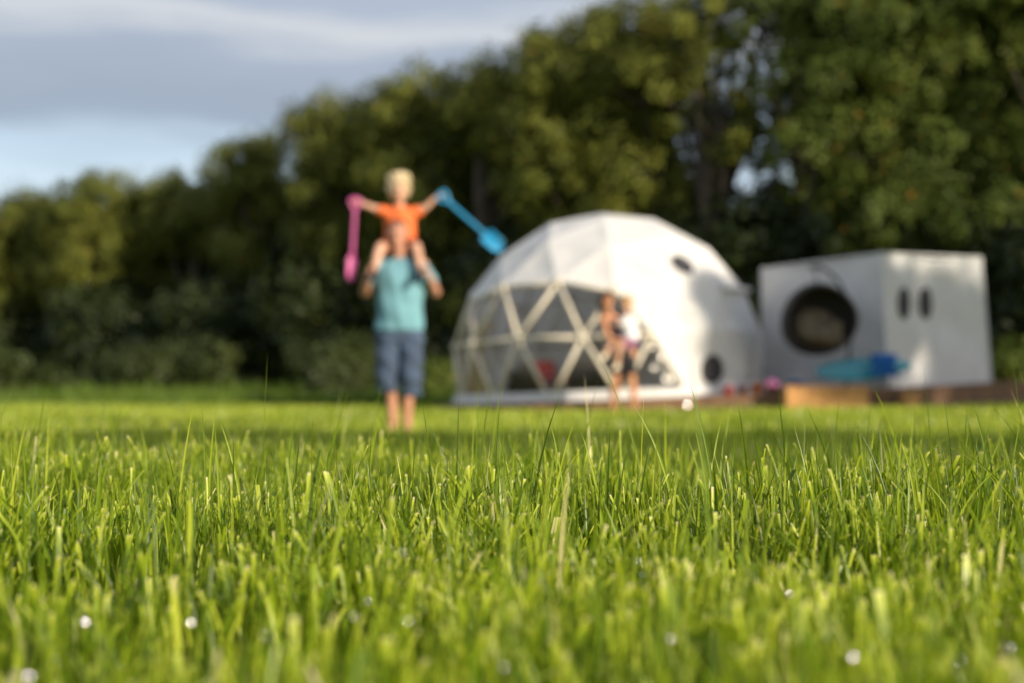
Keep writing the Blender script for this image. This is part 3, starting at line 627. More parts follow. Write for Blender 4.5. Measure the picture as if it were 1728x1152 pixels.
def oval(px, py, wpx, hpx):    # window on the right-hand wall
    u = None; fr_ = (rt-cor)
    for k in range(1000):
        q = cor+fr_*(k/1000)
        if 864+F*q.x/q.y >= px+3: u = k/1000; break
    q = cor+fr_*u; z = CAMZ+(HOR-py)/F*q.y-deck_z(q.x); c = tp(q, z); d = Vector((fr_.x, fr_.y, 0)).normalized(); n = Vector((d.y, -d.x, 0))
    hh = hpx/F*q.y/2; ww = wpx/F*q.y/2/0.79; mb = MB(); vs = []; K = 30
    c = c + n*0.012
    for s_ in (-0.03, 0.012):
        for k in range(K): t = 2*math.pi*k/K; vs.append(c+d*ww*math.cos(t)+Vector((0, 0, hh*math.sin(t)))+n*s_)
    mb.add(vs, [tuple(range(K)), tuple(range(2*K-1, K-1, -1))]+[(k, (k+1) % K, (k+1) % K+K, k+K) for k in range(K)])
    o = mb.build('window', meshdark, tent); mb = MB()
    for k in range(K): t1, t2 = 2*math.pi*k/K, 2*math.pi*(k+1)/K; mb.cap(c+n*.012+d*ww*math.cos(t1)+Vector((0, 0, hh*math.sin(t1))), c+n*.012+d*ww*math.cos(t2)+Vector((0, 0, hh*math.sin(t2))), 0.012, n=6)
    mb.build('frame', meshdark, o, True)
oval(1528, 511, 22, 52); oval(1566, 512, 22, 52)

# ------------------------------------------------------------------ hanging egg chair
ed = 21.0; ex = (1382-864)/F*ed; ez = CAMZ+(HOR-538)/F*ed; dz0 = deck_z(ex)
egg = tag(empty('egg_chair', (ex, ed, dz0)), 'dark round hanging egg chair with cream cushion in front of the box tent', 'chair')
wicker = mat('wicker', (0.035, 0.03, 0.028), 0.6, noise=0.4, nscale=40, bump=0.8, bscale=60)
cush = mat('cushion', (0.115, 0.092, 0.06), 0.9, noise=0.4, nscale=9, bump=0.5, bscale=14)
blk = mat('black_steel', (0.02, 0.02, 0.022), 0.45)
hz = ez-dz0; tl = Matrix.Rotation(R(-14), 3, 'Y')
# basket: shell open towards the viewer, egg shaped
mb = MB(); vs = []; fs = []; n, m = 36, 14; RX, RY, RZ = 0.575, 0.40, 0.54
for th_ in (0, 1):
    for i in range(m+1):
        phi = R(64)+ (R(176)-R(64))*i/m
        for k in range(n):
            t = 2*math.pi*k/n; s_ = 1-0.05*th_; eggf = 1+0.10*(-math.sin(t))
            vs.append(tl @ Vector((RX*s_*eggf*math.sin(phi)*math.cos(t), -RY*s_*math.cos(phi), RZ*s_*math.sin(phi)*math.sin(t)))+Vector((0, 0, hz)))
o2 = (m+1)*n
for i in range(m):
    for k in range(n):
        k2 = (k+1) % n; fs += [(i*n+k, i*n+k2, (i+1)*n+k2, (i+1)*n+k), (o2+i*n+k, o2+(i+1)*n+k, o2+(i+1)*n+k2, o2+i*n+k2)]
fs += [(k, o2+k, o2+(k+1) % n, (k+1) % n) for k in range(n)]
mb.add(vs, fs); mb.build('basket', wicker, egg, True)
mb = MB()
for k in range(n):
    def rp(k): t = 2*math.pi*k/n; return tl @ Vector((RX*(1-0.1*math.sin(t))*math.sin(R(64))*math.cos(t)*1.0, -RY*math.cos(R(64)), RZ*math.sin(R(64))*math.sin(t)))+Vector((0, 0, hz))
    mb.cap(rp(k), rp(k+1), 0.028, n=8)
mb.build('rim', wicker, egg, True)
mb = MB(); mb.ell((0, -0.05, hz-0.26), (0.37, 0.24, 0.16), Matrix.Rotation(R(8), 3, 'Y')); mb.ell((-0.05, 0.12, hz-0.08), (0.34, 0.12, 0.24)); mb.ell((0.22, -0.02, hz-0.14), (0.15, 0.12, 0.13)); mb.ell((-0.2, -0.06, hz-0.10), (0.16, 0.10, 0.14))
mb.fuse('cushion', cush, egg, 0.015, 3)
pts = [Vector(p) for p in [(0.48, 0.34, 0.03), (0.52, 0.34, 0.55), (0.56, 0.32, 0.95), (0.52, 0.27, 1.30), (0.38, 0.2, 1.58), (0.18, 0.10, 1.77), (0.0, 0.0, 1.84), (-0.12, -0.04, 1.82)]]
mb = MB()
for _ in range(2): pts = [pts[0]]+[q for a, b in zip(pts, pts[1:]) for q in (a.lerp(b, .25), a.lerp(b, .75))]+[pts[-1]]
mb.chain(pts, [0.024]*len(pts), 8); mb.build('stand', blk, egg, True)
mb = MB(); mb.lathe((0.1, 0.15, 0), (0.1, 0.15, 0.03), [(0, 0.5), (0.012, 0.5), (0.03, 0.47)], 36); mb.build('base', blk, egg, True)
mb = MB(); mb.tube((-0.02, 0.02, hz+RZ*0.93), (-0.05, 0.0, 1.82), 0.012); mb.build('hanging_chain', blk, egg, True)

# ------------------------------------------------------------------ surfboard, towel and small things on the deck
teal = mat('board_teal', (0.02, 0.27, 0.36), 0.35, col2=(0.05, 0.34, 0.42), nscale=3)
def surfboard(px0, py0, px1, py1, d, wdt, name, m, label, lean=24):
    a, b = at(px0, py0, d), at(px1, py1, d+0.12); dirv = (b-a); Ln = dirv.length; c = (a+b)/2
    root = tag(empty(name, c), label, 'surfboard'); ax = dirv.normalized(); up = (Vector((0, 0, 1))-ax*ax.z).normalized(); nrm = ax.cross(up)
    up = (up*math.cos(R(lean))-nrm*math.sin(R(lean))*1).normalized(); nrm = ax.cross(up)
    mb = MB(); K = 26; M_ = 12; vs = []; fs = []
    for i in range(K+1):
        t = i/K; hw_ = wdt/2*(math.sin(math.pi*min(1, (t*0.94+0.05)))**0.62); rk = 0.05*(2*t-1)**2
        for k in range(M_):
            q = 2*math.pi*k/M_; vs.append(ax*(t-.5)*Ln + up*hw_*math.cos(q) + nrm*(0.028*min(1, hw_*8)*math.sin(q)+rk))
    for i in range(K):
        for k in range(M_): k2 = (k+1) % M_; fs.append((i*M_+k, i*M_+k2, (i+1)*M_+k2, (i+1)*M_+k))
    fs += [tuple(range(M_))[::-1], tuple(K*M_+k for k in range(M_))]; mb.add(vs, fs); mb.build('board', m, root, True)
    mb = MB()
    for s_ in (-1, 0, 1):
        p = ax*(-0.43*Ln)+up*s_*0.07; mb.add([p, p+ax*0.10, p+ax*0.0-nrm*0.09+ax*-0.02, p+up*0.006, p+ax*0.10+up*0.006, p-nrm*0.09+ax*-0.02+up*0.006], [(0, 1, 2), (3, 5, 4), (0, 3, 4, 1), (1, 4, 5, 2), (2, 5, 3, 0)])
    mb.build('fin', blk, root)
    mb = MB(); mb.cap(ax*(-0.5*Ln)+nrm*0.082, ax*(0.42*Ln)+nrm*0.045, 0.006, n=6); mb.build('stringer', mat('stripe', (0.75, 0.78, 0.78), 0.5), root, True)
    return root, ax, up, nrm, c
surfboard(1376, 629, 1538, 617, 20.95, 0.36, 'surfboard', teal, 'teal blue surfboard resting on its side in front of the box tent corner')
tw = tag(empty('towel', at(1490, 612, 20.86)), 'bright blue towel draped over the teal surfboard', 'towel')
mb = MB(); vs = []; fs = []
for i in range(17):
    for j in range(15):
        u = i/16-.5; v = j/14; yy = -0.075-0.02*math.sin(i*1.3) if v < .7 else 0.02+(v-.7)*0.3
        zz = 0.115-0.30*(0.7-v)/0.7*(1+0.15*math.sin(i*.9)) if v < .7 else 0.125-(v-.7)*0.45
        if .6 < v < .8: zz = 0.13; yy = -0.07+(v-.6)*0.5
        vs.append((u*(0.34+0.05*math.sin(j*.8)), yy+0.012*math.sin(i*2.1+j*.4), zz+0.01*math.sin(i*1.7)))
for i in range(16):
    for j in range(14): a = i*15+j; fs.append((a, a+15, a+16, a+1))
mb.add(vs, fs); mb.build('cloth', mat('towel_blue', (0.015, 0.13, 0.42), 0.95, noise=0.2, nscale=20, bump=0.5, bscale=90), tw, True)
def bucket(px, d, r, h, col, label, rough=0.3):
    x = (px-864)/F*d; o = tag(empty('bucket', (x, d, deck_z(x)+0.001)), label, 'bucket', 'toy buckets on the deck'); m_ = mat('plastic', col, rough)
    mb = MB(); mb.lathe((0, 0, 0), (0, 0, h), [(0, r*0.75), (h*0.9, r*0.98), (h*0.92, r*1.06), (h, r*1.06), (h, r*0.93), (h*0.1, r*0.7)], 22); mb.build('pail', m_, o, True)
    mb = MB(); q = [Vector((r*math.cos(t), -0.02-0.03*math.sin(t), h*0.93+r*0.8*math.sin(t))) for t in [math.pi*k/12 for k in range(13)]]; mb.chain(q, [0.005]*13, 6); mb.build('handle', mat('handle_white', (0.8, 0.8, 0.8), 0.4), o, True)
bucket(1228, 20.55, 0.075, 0.12, (0.55, 0.03, 0.02), 'red toy bucket at the left end of the row beside the dome')
bucket(1252, 20.7, 0.07, 0.12, (0.45, 0.05, 0.04), 'dark red toy bucket second in the row beside the dome')
bucket(1277, 20.55, 0.085, 0.15, (0.70, 0.20, 0.04), 'orange toy bucket right of the red ones')
x_ = (1304-864)/F*20.45; bl_ = tag(empty('toy_ball', (x_, 20.45, deck_z(x_)+0.11)), 'shiny pink ball by the left edge of the wide orange step', 'ball')
mb = MB(); mb.ell((0, 0, 0), (0.11, 0.11, 0.11), n=32, m=20); bs_ = mb.build('shell', mat('foil_pink', (0.9, 0.30, 0.50), 0.12, metal=0.9), bl_, True)
mb = MB(); mb.lathe((0, 0, 0.104), (0, 0, 0.116), [(0, 0.012), (0.012, 0.009)], 12); mb.build('valve', mat('valve_white', (0.8, 0.8, 0.8), 0.5), bl_)
bucket(1342, 20.7, 0.10, 0.17, (0.03, 0.14, 0.45), 'blue toy bucket under the egg chair')

sl_ = at(1160, 683, 20.0); sg_ = float(ground(sl_.x, sl_.y)); so = tag(empty('glint_mirror', (sl_.x, sl_.y, sg_)), 'small round mirror added in the lawn before the dome for a sun glint', 'glint mirror')  # mirror on a stake, added to throw a sun glint
mb = MB(); mb.tube((0, 0, -0.03), (0, 0, sl_.z-sg_-0.02), 0.008); mb.build('stake', glint_m, so, True)
mb = MB(); mb.ell((0, 0, sl_.z-sg_), (0.030, 0.030, 0.0085), facing(0.5), n=24, m=14); mb.build('reflector', glint_m, so, True)
mb = MB(); mb.lathe((0, 0.02, sl_.z-sg_-0.05), (0, 0.02, sl_.z-sg_-0.005), [(0, 0.025), (0.03, 0.032), (0.045, 0.02)], 18); mb.build('mirror_mount', blk, so, True)
# ------------------------------------------------------------------ people
skin = mat('skin_tan', (0.54, 0.27, 0.18), 0.5, noise=0.08, nscale=9, spec=0.35)
skin2 = mat('skin_fair', (0.62, 0.36, 0.25), 0.5, noise=0.06, nscale=9, spec=0.35)
eye_m = mat('eye', (0.02, 0.015, 0.012), 0.2); 
def hand(mb, wrist, fdir, curl, s=1.0, side=1, bend=62):
    """palm, four fingers and thumb; curl = direction the fingers close towards"""
    f = Vector(fdir).normalized(); c = Vector(curl); c = (c-f*c.dot(f)).normalized(); sd = f.cross(c)*side; w_ = Vector(wrist)
    pc_ = w_+f*0.045*s
    for k in range(4):
        o = (k-1.5)*0.021*s; a = w_+f*0.012*s+sd*o*0.6; b = w_+f*(0.088-0.004*abs(k-1))*s+sd*o
        mb.cap(a, b, 0.0165*s, 0.0125*s, 10)
        ln = (0.072, 0.082, 0.077, 0.060)[k]*s; p = b; ang = R(12+4*k)
        for j, (fr_, rr) in enumerate(((0.45, 0.0098), (0.31, 0.0088), (0.24, 0.0078))):
            ang += R(bend*(0.55, 1.0, 0.75)[j]); d = f*math.cos(ang)+c*math.sin(ang); q = p+d*ln*fr_*1.0+sd*(k-1.5)*0.0015*s
            mb.cap(p, q, rr*s, rr*0.9*s, 8); p = q
    t0 = w_+f*0.025*s-sd*0.030*s*1.0; t1 = t0+(f*0.55-sd*0.75+c*0.35).normalized()*0.034*s; t2 = t1+(f*0.55-sd*0.15+c*0.8).normalized()*0.03*s; t3 = t2+(f*0.3+sd*0.3+c*0.8).normalized()*0.024*s
    mb.chain([w_+f*0.01*s-sd*0.012*s, t0, t1, t2, t3], [0.017*s, 0.0155*s, 0.0125*s, 0.011*s, 0.009*s], 9)
def head(mb, c, s, face, tilt=None):
    """c: centre of the skull, s: head height, face: facing direction"""
    f = Vector(face).normalized(); up = (tilt or Vector((0, 0, 1))); r_ = f.cross(up).normalized(); up = r_.cross(f); M = Matrix((r_, -f, up)).transposed(); c = Vector(c)
    def q(x, y, z): return c+M @ Vector((x, y, z))*s
    mb.ell(q(0, 0.04, 0.10), (0.335*s, 0.40*s, 0.38*s), M); mb.ell(q(0, -0.10, -0.16), (0.255*s, 0.26*s, 0.30*s), M); mb.ell(q(0, -0.22, -0.37), (0.12*s, 0.10*s, 0.09*s), M)
    for sg in (-1, 1):
        mb.ell(q(sg*0.34, 0.02, -0.05), (0.035*s, 0.075*s, 0.13*s), M); mb.ell(q(sg*0.15, -0.26, -0.12), (0.09*s, 0.07*s, 0.08*s), M)
    mb.cap(q(0, -0.36, 0.02), q(0, -0.43, -0.12), 0.035*s, 0.058*s, 8); mb.ell(q(0, -0.345, 0.10), (0.20*s, 0.05*s, 0.045*s), M)
    mb.ell(q(0, -0.345, -0.225), (0.10*s, 0.035*s, 0.022*s), M); mb.ell(q(0, -0.335, -0.265), (0.085*s, 0.035*s, 0.022*s), M)
    return q, M
def eyes(q, s, parent):
    for sg in (-1, 1):
        mb = MB(); mb.ell(q(sg*0.135, -0.345, 0.035), (0.045*s, 0.025*s, 0.03*s), n=10, m=8); mb.build('eye', eye_m, parent, True)
def lumpy(a, k): return lambda c: c+Vector((math.sin(c.z*k+c.x*k*.7), math.sin(c.x*k*1.3+c.z*k), math.sin(c.y*k*1.1+c.x*k)))*a
def hairmesh(q, M, s, vol, parent, m, long=0.0, name='hair', top=1.0, front=9):
    mb = MB(); mb.ell(q(0, 0.10+max(0, vol-.04)*1.1, 0.17), ((0.36+vol)*s, (0.40+vol)*s, (0.36+vol)*s*top), M)
    mb.ell(q(0, 0.24, -0.05), ((0.33+vol)*s, (0.22+vol)*s, 0.36*s), M)
    for k in range(front):
        a = math.pi*(k/8); mb.ell(q(0.30*math.cos(a), -0.20*math.sin(a)*1.1+0.0, 0.34+0.10*math.sin(a)+vol*0.5), ((0.11+vol*.6)*s, (0.11+vol*.5)*s, (0.11+vol)*s), M, 10, 8)
    if long: mb.cap(q(0, 0.30, 0.0), q(0, 0.30, -0.5-long), 0.24*s, 0.14*s)
    # keep the face free: only the shell behind and above it survives the fuse because the face pokes out in front
    return mb.fuse(name, m, parent, 0.008, 2, lumpy(0.010*s/0.23*1.0, 75))

# man ---------------------------------------------------------------
mx_, my_ = (675-864)/F*12.0, 12.0
man = tag(empty('person', (mx_, my_, float(ground(mx_, my_)))), 'man in a teal t-shirt and long blue shorts carrying a child on his shoulders', 'person')
mb = MB()
mb.loft([((0, 0, 0.86), .155, .105), ((0, 0, 0.95), .165, .112), ((0, 0, 1.08), .155, .11), ((0, 0.0, 1.22), .175, .12), ((0, 0.01, 1.34), .185, .115), ((0, 0.02, 1.42), .15, .09), ((0, .02, 1.46), .09, .07)])
mb.cap((0, 0.02, 1.43), (-0.012, -0.01, 1.56), 0.062, 0.058)
for s_ in (-1, 1):
    mb.chain([(s_*0.085, 0, 0.90), (s_*0.078, -0.02 if s_ < 0 else -0.07, 0.49), (s_*0.062, 0.03 if s_ < 0 else 0.02, 0.09)], [0.092, 0.056, 0.038])
    ky = 0.0 if s_ < 0 else -0.02
    mb.cap((s_*0.072, 0.02+ky, 0.38), (s_*0.066, 0.03+ky, 0.25), 0.056, 0.046)
    mb.cap((s_*0.062, 0.05, 0.045), (s_*0.070, -0.09, 0.03), 0.036, 0.033); mb.cap((s_*0.068, -0.09, 0.03), (s_*0.074, -0.155, 0.022), 0.036, 0.022, su=1.4)
    for k in range(5): mb.cap((s_*(0.045+0.014*k), -0.155+0.006*k, 0.018), (s_*(0.045+0.0145*k), -0.185+0.009*k, 0.014), 0.0115-0.001*k, n=7)
    sh = Vector((s_*0.175, 0.02, 1.405)); el = Vector((s_*0.300, 0.03, 1.175)); wr = Vector((s_*0.255, -0.17, 1.29))
    mb.chain([sh, sh.lerp(el, .5), el], [0.062, 0.052, 0.042]); mb.chain([el, el.lerp(wr, .35), wr], [0.042, 0.042, 0.027])
    hand(mb, wr, Vector((-s_*0.25, -0.25, 0.85)), Vector((-s_*1, -0.15, 0)), 1.0, side=-s_)
q, M = head(mb, (-0.022, -0.02, 1.655), 0.245, (-0.02, -1, -0.03))
mb.fuse('body', skin, man, 0.006, 4)
eyes(q, 0.245, man)
hairmesh(q, M, 0.245, -0.005, man, mat('hair_brown', (0.07, 0.042, 0.025), 0.7, noise=0.4, nscale=50), front=0)
teal_s = mat('shirt_teal', (0.15, 0.34, 0.41), 0.85, noise=0.05, nscale=14, bump=0.35, bscale=12)
mb = MB()
mb.loft([((-.005, 0, 0.845), .205, .150), ((-.005, 0, 0.86), .209, .155), ((0, -0.005, 0.97), .195, .155), ((0, -0.01, 1.10), .192, .150), ((0, 0, 1.24), .212, .150), ((0, 0.01, 1.34), .212, .140), ((0, 0.02, 1.41), .17, .11), ((0, .02, 1.46), .09, .08)], n=32)
for s_ in (-1, 1): mb.cap((s_*0.165, 0.02, 1.39), (s_*0.245, 0.025, 1.275), 0.078, 0.070); 
sht = mb.fuse('t_shirt', teal_s, man, 0.008, 5, lambda c: c+Vector((0.004*math.sin(c.z*31+c.x*20), 0.006*math.sin(c.z*24+c.x*17)+0.004*math.sin(c.x*55+c.z*11), 0)))
mb = MB(); den = mat('shorts_denim', (0.050, 0.078, 0.135), 0.9, noise=0.25, nscale=7, bump=0.4, bscale=30)
mb.loft([((0, 0, 0.76), .205, .135), ((0, 0, 0.83), .200, .135), ((0, 0, 0.87), .198, .138)])
for s_, kx in ((-1, -0.105), (1, 0.095)):
    mb.loft([((kx, -0.01, 0.335 if s_ < 0 else 0.30), .088, .088), ((kx, -0.015 if s_ < 0 else -.04, 0.45), .094, .10), ((kx*.98, -0.02, 0.6), .102, .112), ((kx*.95, 0, 0.80), .11, .13)], n=20)
mb.fuse('shorts', den, man, 0.008, 4, lambda c: c+Vector((0.006*math.sin(c.z*40+c.x*12), 0.007*math.sin(c.z*33+c.x*25), 0)))

# child on the shoulders ----------------------------------------------
kid = tag(empty('person', (mx_, my_, float(ground(mx_, my_)))), 'blond child in an orange t-shirt riding on the shoulders with arms spread wide', 'person')
mb = MB(); KY = 0.10
mb.loft([((-.01, KY, 1.555), .095, .075), ((-.01, KY, 1.64), .095, .075), ((-.01, KY, 1.74), .098, .075), ((-.01, KY, 1.84), .112, .072), ((-.01, KY, 1.895), .085, .055), ((-.01, KY, 1.92), .045, .04)])
mb.cap((-.012, KY, 1.90), (-.015, KY-0.02, 1.965), 0.036, 0.034)
kh = {}
for s_ in (-1, 1):
    mb.chain([(s_*0.06-.01, KY, 1.565), (s_*0.150-.01, -0.075, 1.545), (s_*0.195-.01, -0.19, 1.345)], [0.062, 0.045, 0.028], 12)
    mb.cap((s_*0.165-.01, -0.11, 1.50), (s_*0.18-.01, -0.15, 1.43), 0.040, 0.034)
    mb.cap((s_*0.195-.01, -0.18, 1.32), (s_*0.205-.01, -0.26, 1.285), 0.027, 0.022)
    sh = Vector((s_*0.105-.01, KY, 1.868))
    el, wr = ((Vector((-0.235, KY-0.03, 1.895)), Vector((-0.345, KY-0.05, 1.935))) if s_ < 0 else (Vector((0.205, KY-0.03, 1.895)), Vector((0.295, KY-0.05, 1.980))))
    mb.chain([sh, el, wr], [0.037, 0.029, 0.020], 12); kh[s_] = wr
hand(mb, kh[-1], (-1, -0.05, 0.35), (0, -0.15, -1), 0.60, side=1, bend=70)
hand(mb, kh[1], (0.8, 0, 0.55), (0.4, -0.2, -0.9), 0.60, side=-1, bend=70)
q, M = head(mb, (-0.018, KY-0.03, 2.045), 0.205, (0.12, -1, -0.08))
mb.fuse('body', skin2, kid, 0.005, 3); eyes(q, 0.205, kid)
hairmesh(q, M, 0.205, 0.15, kid, mat('hair_blond', (0.66, 0.54, 0.34), 0.7, noise=0.25, nscale=60, bump=0.6, bscale=90), top=1.0)
orange = mat('shirt_orange', (0.80, 0.17, 0.045), 0.85, noise=0.06, nscale=14, bump=0.3, bscale=20)
mb = MB(); mb.loft([((-.01, KY, 1.60), .136, .105), ((-.01, KY, 1.74), .134, .098), ((-.01, KY, 1.84), .138, .088), ((-.01, KY, 1.885), .11, .068), ((-.01, KY, 1.915), .05, .045)])
for s_ in (-1, 1): mb.cap((s_*0.10-.01, KY, 1.862), (s_*0.165-.01, KY-0.015, 1.872), 0.050, 0.047)
mb.fuse('t_shirt', orange, kid, 0.007, 4, lambda c: c+Vector((0.003*math.sin(c.z*60), 0.005*math.sin(c.x*50+c.z*30), 0)))
mb = MB(); mb.loft([((-.01, KY, 1.53), .10, .085), ((-.01, KY, 1.645), .112, .09)])
for s_ in (-1, 1): mb.cap((s_*0.065-.01, KY-0.01, 1.57), (s_*0.12-.01, -0.01, 1.56), 0.074, 0.066)
mb.fuse('shorts', mat('shorts_rust', (0.22, 0.055, 0.02), 0.9, noise=0.1), kid, 0.007, 4)
for s_ in (-1, 1):
    mb = MB(); mb.cap((s_*0.195-.01, -0.175, 1.325), (s_*0.208-.01, -0.285, 1.275), 0.034, 0.028); mb.cap((s_*0.195-.01, -0.185, 1.345), (s_*0.196-.01, -0.18, 1.32), 0.033, 0.034); mb.fuse('shoe', mat('shoe_black', (0.02, 0.02, 0.022), 0.6), kid, 0.006, 3)

# spades -----------------------------------------------------------------
def spade(p0, p1, m_, label, r=0.011, bw=0.05, bl=0.20):
    """beach spade from the D grip at p0 to the blade tip at p1"""
    p0, p1 = Vector(p0), Vector(p1); ax = (p1-p0); Ln = ax.length; ax.normalize(); sd = Vector((0, -1, 0)).cross(ax).normalized(); nn = ax.cross(sd)
    o = tag(empty('toy_spade', p0), label, 'toy spade', None)
    mb = MB(); g = [sd*(0.045*math.cos(t))+ax*(0.03-0.04*math.sin(t)) for t in [math.pi*k/10 for k in range(11)]]+[ax*0.105]; g = [ax*0.105]+g
    mb.chain(g, [r*0.95]*len(g), 8); mb.cap(sd*0.045-ax*0.0+ax*0.0, -sd*0.045, r*0.95, n=8); mb.build('grip', m_, o, True)
    mb = MB(); sh_l = Ln-bl; mb.cap(ax*0.10, ax*(sh_l+0.02), r, n=10)
    for k in range(9): mb.ell(ax*(0.13+(sh_l-0.15)*k/8), (r*1.35, r*1.35, r*1.35), n=10, m=6)
    mb.build('shaft', m_, o, True)
    mb = MB(); K, J = 14, 10; vs = []; fs = []
    for lay in (0, 1):
        for i in range(K+1):
            t = i/K; wd = bw*(min(1, 0.55+t*3)*(1 if t < .6 else math.sqrt(max(0.0, 1-((t-.6)/.42)**2))))
            for j in range(J+1):
                u = j/J*2-1; vs.append(ax*(sh_l+t*bl)+sd*u*wd+nn*(0.022*(u*u)-0.012+0.012*math.sin(t*3)+lay*0.005))
    W = J+1; O = (K+1)*W
    for i in range(K):
        for j in range(J): a = i*W+j; fs += [(a, a+1, a+W+1, a+W), (O+a, O+a+W, O+a+W+1, O+a+1)]
    for i in range(K): fs += [(i*W, (i+1)*W, O+(i+1)*W, O+i*W), (i*W+J, O+i*W+J, O+(i+1)*W+J, (i+1)*W+J)]
    for j in range(J): fs += [(j, O+j, O+j+1, j+1), (K*W+j, K*W+j+1, O+K*W+j+1, O+K*W+j)]
    mb.add(vs, fs); mb.build('blade', m_, o, True)
pink = mat('plastic_pink', (0.58, 0.11, 0.33), 0.4, noise=0.05); blue = mat('plastic_blue', (0.02, 0.28, 0.55), 0.35, noise=0.05)
gz = float(ground(mx_, my_))
spade((mx_-0.385, my_+KY-0.06, gz+1.965), (mx_-0.420, my_+KY-0.07, gz+1.265), pink, 'pink plastic beach spade hanging straight down from the hand of the child', r=0.013, bw=0.036, bl=0.23)
spade((mx_+0.335, my_+KY-0.06, gz+2.005), (mx_+0.865, my_+KY-0.07, gz+1.535), blue, 'blue plastic beach spade held out sideways, pointing down to the right', r=0.015, bw=0.066, bl=0.21)

# woman and the toddler on her hip ----------------------------------------
wx, wy = (1050-864)/F*19.7, 19.7; wg = float(ground(wx, wy))
wom = tag(empty('person', (wx, wy, wg)), 'woman in dark top and black shorts holding a toddler in front of the dome', 'person')
mb = MB(); wr_ = None
mb.loft([((0.02, 0, 0.80), .155, .105), ((0.01, 0, 0.88), .150, .105), ((-.03, 0, 1.0), .115, .09), ((-.08, 0, 1.15), .13, .10), ((-.13, 0.0, 1.28), .15, .09), ((-.16, 0.0, 1.345), .10, .065), ((-.17, 0, 1.37), .05, .045)])
mb.cap((-.17, 0, 1.35), (-.205, -.01, 1.45), 0.047, 0.045)
for s_, fx in ((-1, -0.13), (1, 0.17)):
    mb.chain([(0.02+s_*0.085, 0, 0.83), (0.02+(fx-0.02)*0.75, -0.02, 0.45), (fx, 0.02, 0.08)], [0.09, 0.052, 0.034]); mb.cap((fx*0.95, 0.015, 0.35), (fx, 0.025, 0.24), 0.05, 0.042)
    mb.cap((fx, 0.04, 0.04), (fx+0.02*s_, -0.13, 0.022), 0.033, 0.026); 
    for k in range(5): mb.cap((fx+s_*(-0.008+0.012*k), -0.14+0.005*k, 0.016), (fx+s_*(-0.006+0.0125*k), -0.165+0.008*k, 0.013), 0.010-0.001*k, n=7)
# near arm: down and across under the toddler; far arm behind the toddler's back
mb.chain([(-.265, -0.03, 1.30), (-.235, -0.10, 1.15), (-.20, -0.15, 1.03)], [0.048, 0.044, 0.038]); mb.chain([(-.20, -0.15, 1.03), (-.07, -0.21, 0.985), (0.04, -0.25, 0.965)], [0.038, 0.036, 0.026])
hand(mb, (0.04, -0.25, 0.965), (1, -0.05, -0.05), (0, 0.3, 1), 0.9, side=1, bend=30)
mb.chain([(-.03, 0.03, 1.29), (0.10, 0.10, 1.20), (0.20, 0.02, 1.10)], [0.045, 0.04, 0.03]); hand(mb, (0.20, 0.02, 1.10), (0.2, -0.9, -0.2), (-0.9, -0.2, 0), 0.9, side=1, bend=30)
q, M = head(mb, (-.215, -0.01, 1.545), 0.225, (0.85, -0.5, -0.05), Vector((0.12, 0, 1)).normalized())
mb.fuse('body', mat('skin_warm', (0.58, 0.27, 0.14), 0.5, noise=0.06, nscale=9), wom, 0.006, 4); eyes(q, 0.225, wom)
hairmesh(q, M, 0.225, 0.03, wom, mat('hair_dark', (0.045, 0.022, 0.015), 0.6, noise=0.4, nscale=50), long=0.45)
mb = MB(); mb.loft([((0.0, 0, 0.84), .152, .112), ((-.03, 0, 1.0), .128, .10), ((-.08, 0, 1.15), .142, .11), ((-.12, 0.0, 1.26), .145, .10), ((-.14, 0, 1.30), .11, .085)])
for s_ in (-1, 1): mb.chain([(-.13+s_*.08, -.07, 1.25), (-.155+s_*.075, 0, 1.365), (-.13+s_*.08, .07, 1.25)], [0.02, 0.02, 0.02])
mb.fuse('vest_top', mat('navy', (0.03, 0.035, 0.07), 0.9, noise=0.1), wom, 0.008, 4)
mb = MB(); mb.loft([((0.02, 0, 0.72), .165, .118), ((0.01, 0, 0.88), .158, .115)])
for s_, fx in ((-1, -0.065), (1, 0.11)): mb.loft([((fx, -.01, 0.53), .082, .085), ((fx, -.005, 0.66), .09, .10), ((fx*.9, 0, 0.76), .095, .11)], n=18)
mb.fuse('shorts', mat('black_cloth', (0.02, 0.02, 0.025), 0.9), wom, 0.008, 4)
tod = tag(empty('person', (wx, wy, wg)), 'toddler in a white top with fair hair held against the chest of the woman', 'person')
mb = MB()
mb.loft([((0.10, -0.13, 0.97), .085, .08), ((0.105, -0.13, 1.06), .088, .08), ((0.10, -0.13, 1.18), .09, .078), ((0.09, -0.13, 1.28), .095, .07), ((0.08, -0.13, 1.325), .06, .05)])
mb.cap((0.08, -.13, 1.32), (0.065, -.13, 1.39), 0.034, 0.033)
mb.chain([(0.10, -0.17, 0.985), (-0.06, -0.25, 0.89), (-0.085, -0.22, 0.66)], [0.062, 0.045, 0.030]); mb.cap((-0.085, -.22, .63), (-0.12, -.29, .60), 0.026, 0.022)
mb.chain([(0.08, -0.06, 0.99), (-0.16, -0.16, 0.95), (-0.25, -0.20, 0.79)], [0.062, 0.045, 0.030]); mb.cap((-0.25, -.2, .77), (-0.29, -.26, .745), 0.026, 0.022)
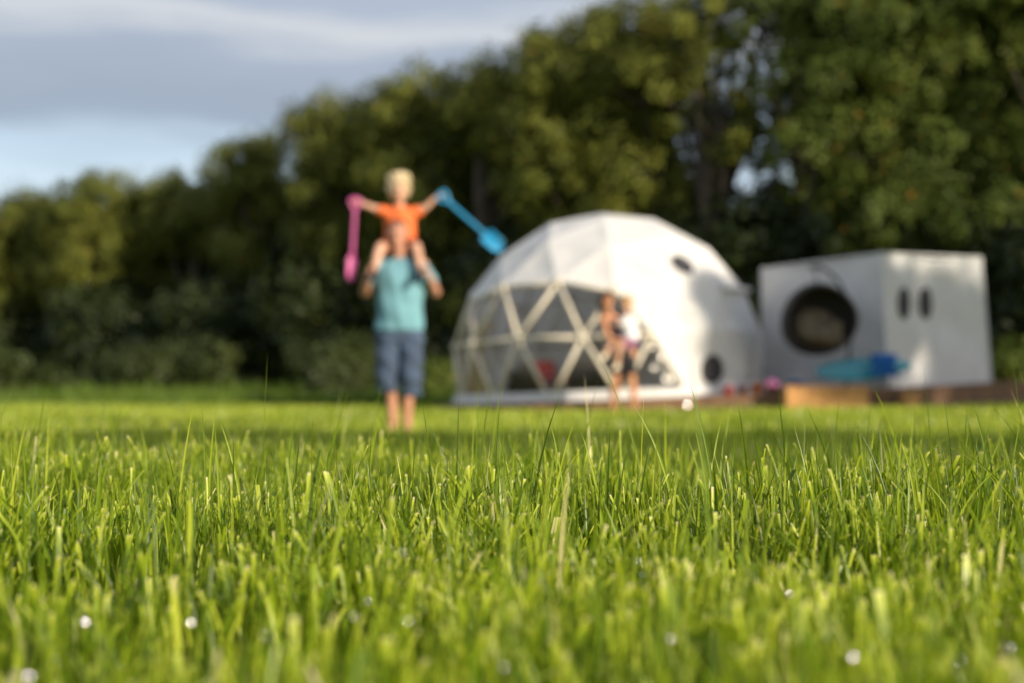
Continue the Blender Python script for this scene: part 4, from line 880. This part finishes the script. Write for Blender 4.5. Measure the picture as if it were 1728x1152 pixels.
mb.chain([(0.02, -0.20, 1.27), (-0.06, -0.19, 1.19), (-0.14, -0.13, 1.24)], [0.034, 0.028, 0.02]); hand(mb, (-0.14, -0.13, 1.24), (-1, 0.3, 0.4), (0, 0.9, 0), 0.55, side=1, bend=30)
mb.chain([(0.13, -0.07, 1.27), (0.02, 0.03, 1.27), (-0.10, 0.09, 1.33)], [0.034, 0.028, 0.02]); hand(mb, (-0.10, 0.09, 1.33), (-1, -0.1, 0.3), (0, -0.9, 0), 0.55, side=-1, bend=40)
q, M = head(mb, (0.055, -0.13, 1.495), 0.195, (-0.6, -0.75, -0.05))
mb.fuse('body', skin2, tod, 0.005, 3); eyes(q, 0.195, tod)
hairmesh(q, M, 0.195, 0.05, tod, mat('hair_fair', (0.50, 0.32, 0.12), 0.7, noise=0.25, nscale=60))
mb = MB(); mb.loft([((0.105, -0.13, 0.99), .115, .102), ((0.105, -0.13, 1.08), .108, .098), ((0.10, -0.13, 1.18), .106, .092), ((0.09, -0.13, 1.28), .10, .08), ((0.08, -0.13, 1.33), .055, .05)])
mb.cap((0.03, -0.19, 1.27), (-0.02, -0.195, 1.22), 0.045, 0.042); mb.cap((0.13, -0.07, 1.27), (0.07, -0.01, 1.27), 0.045, 0.042)
mb.fuse('t_shirt', mat('white_cloth', (0.78, 0.80, 0.84), 0.9, noise=0.03), tod, 0.007, 4)
mb = MB(); mb.loft([((0.10, -0.13, 0.93), .105, .10), ((0.105, -0.13, 1.01), .108, .10)]); mb.cap((0.09, -.17, .98), (0.02, -.21, .935), .075, .062); mb.cap((0.06, -.07, .98), (-.04, -.11, .965), .072, .062)
mb.fuse('shorts', mat('purple_cloth', (0.22, 0.07, 0.30), 0.9), tod, 0.007, 4)
for a, b in (((-0.085, -.215, .645), (-0.13, -.30, .595)), ((-0.25, -.195, .785), (-0.30, -.27, .74))):
    mb = MB(); mb.cap(a, b, 0.040, 0.034); mb.fuse('shoe', mat('shoe_cream', (0.70, 0.62, 0.46), 0.7), tod, 0.007, 3)
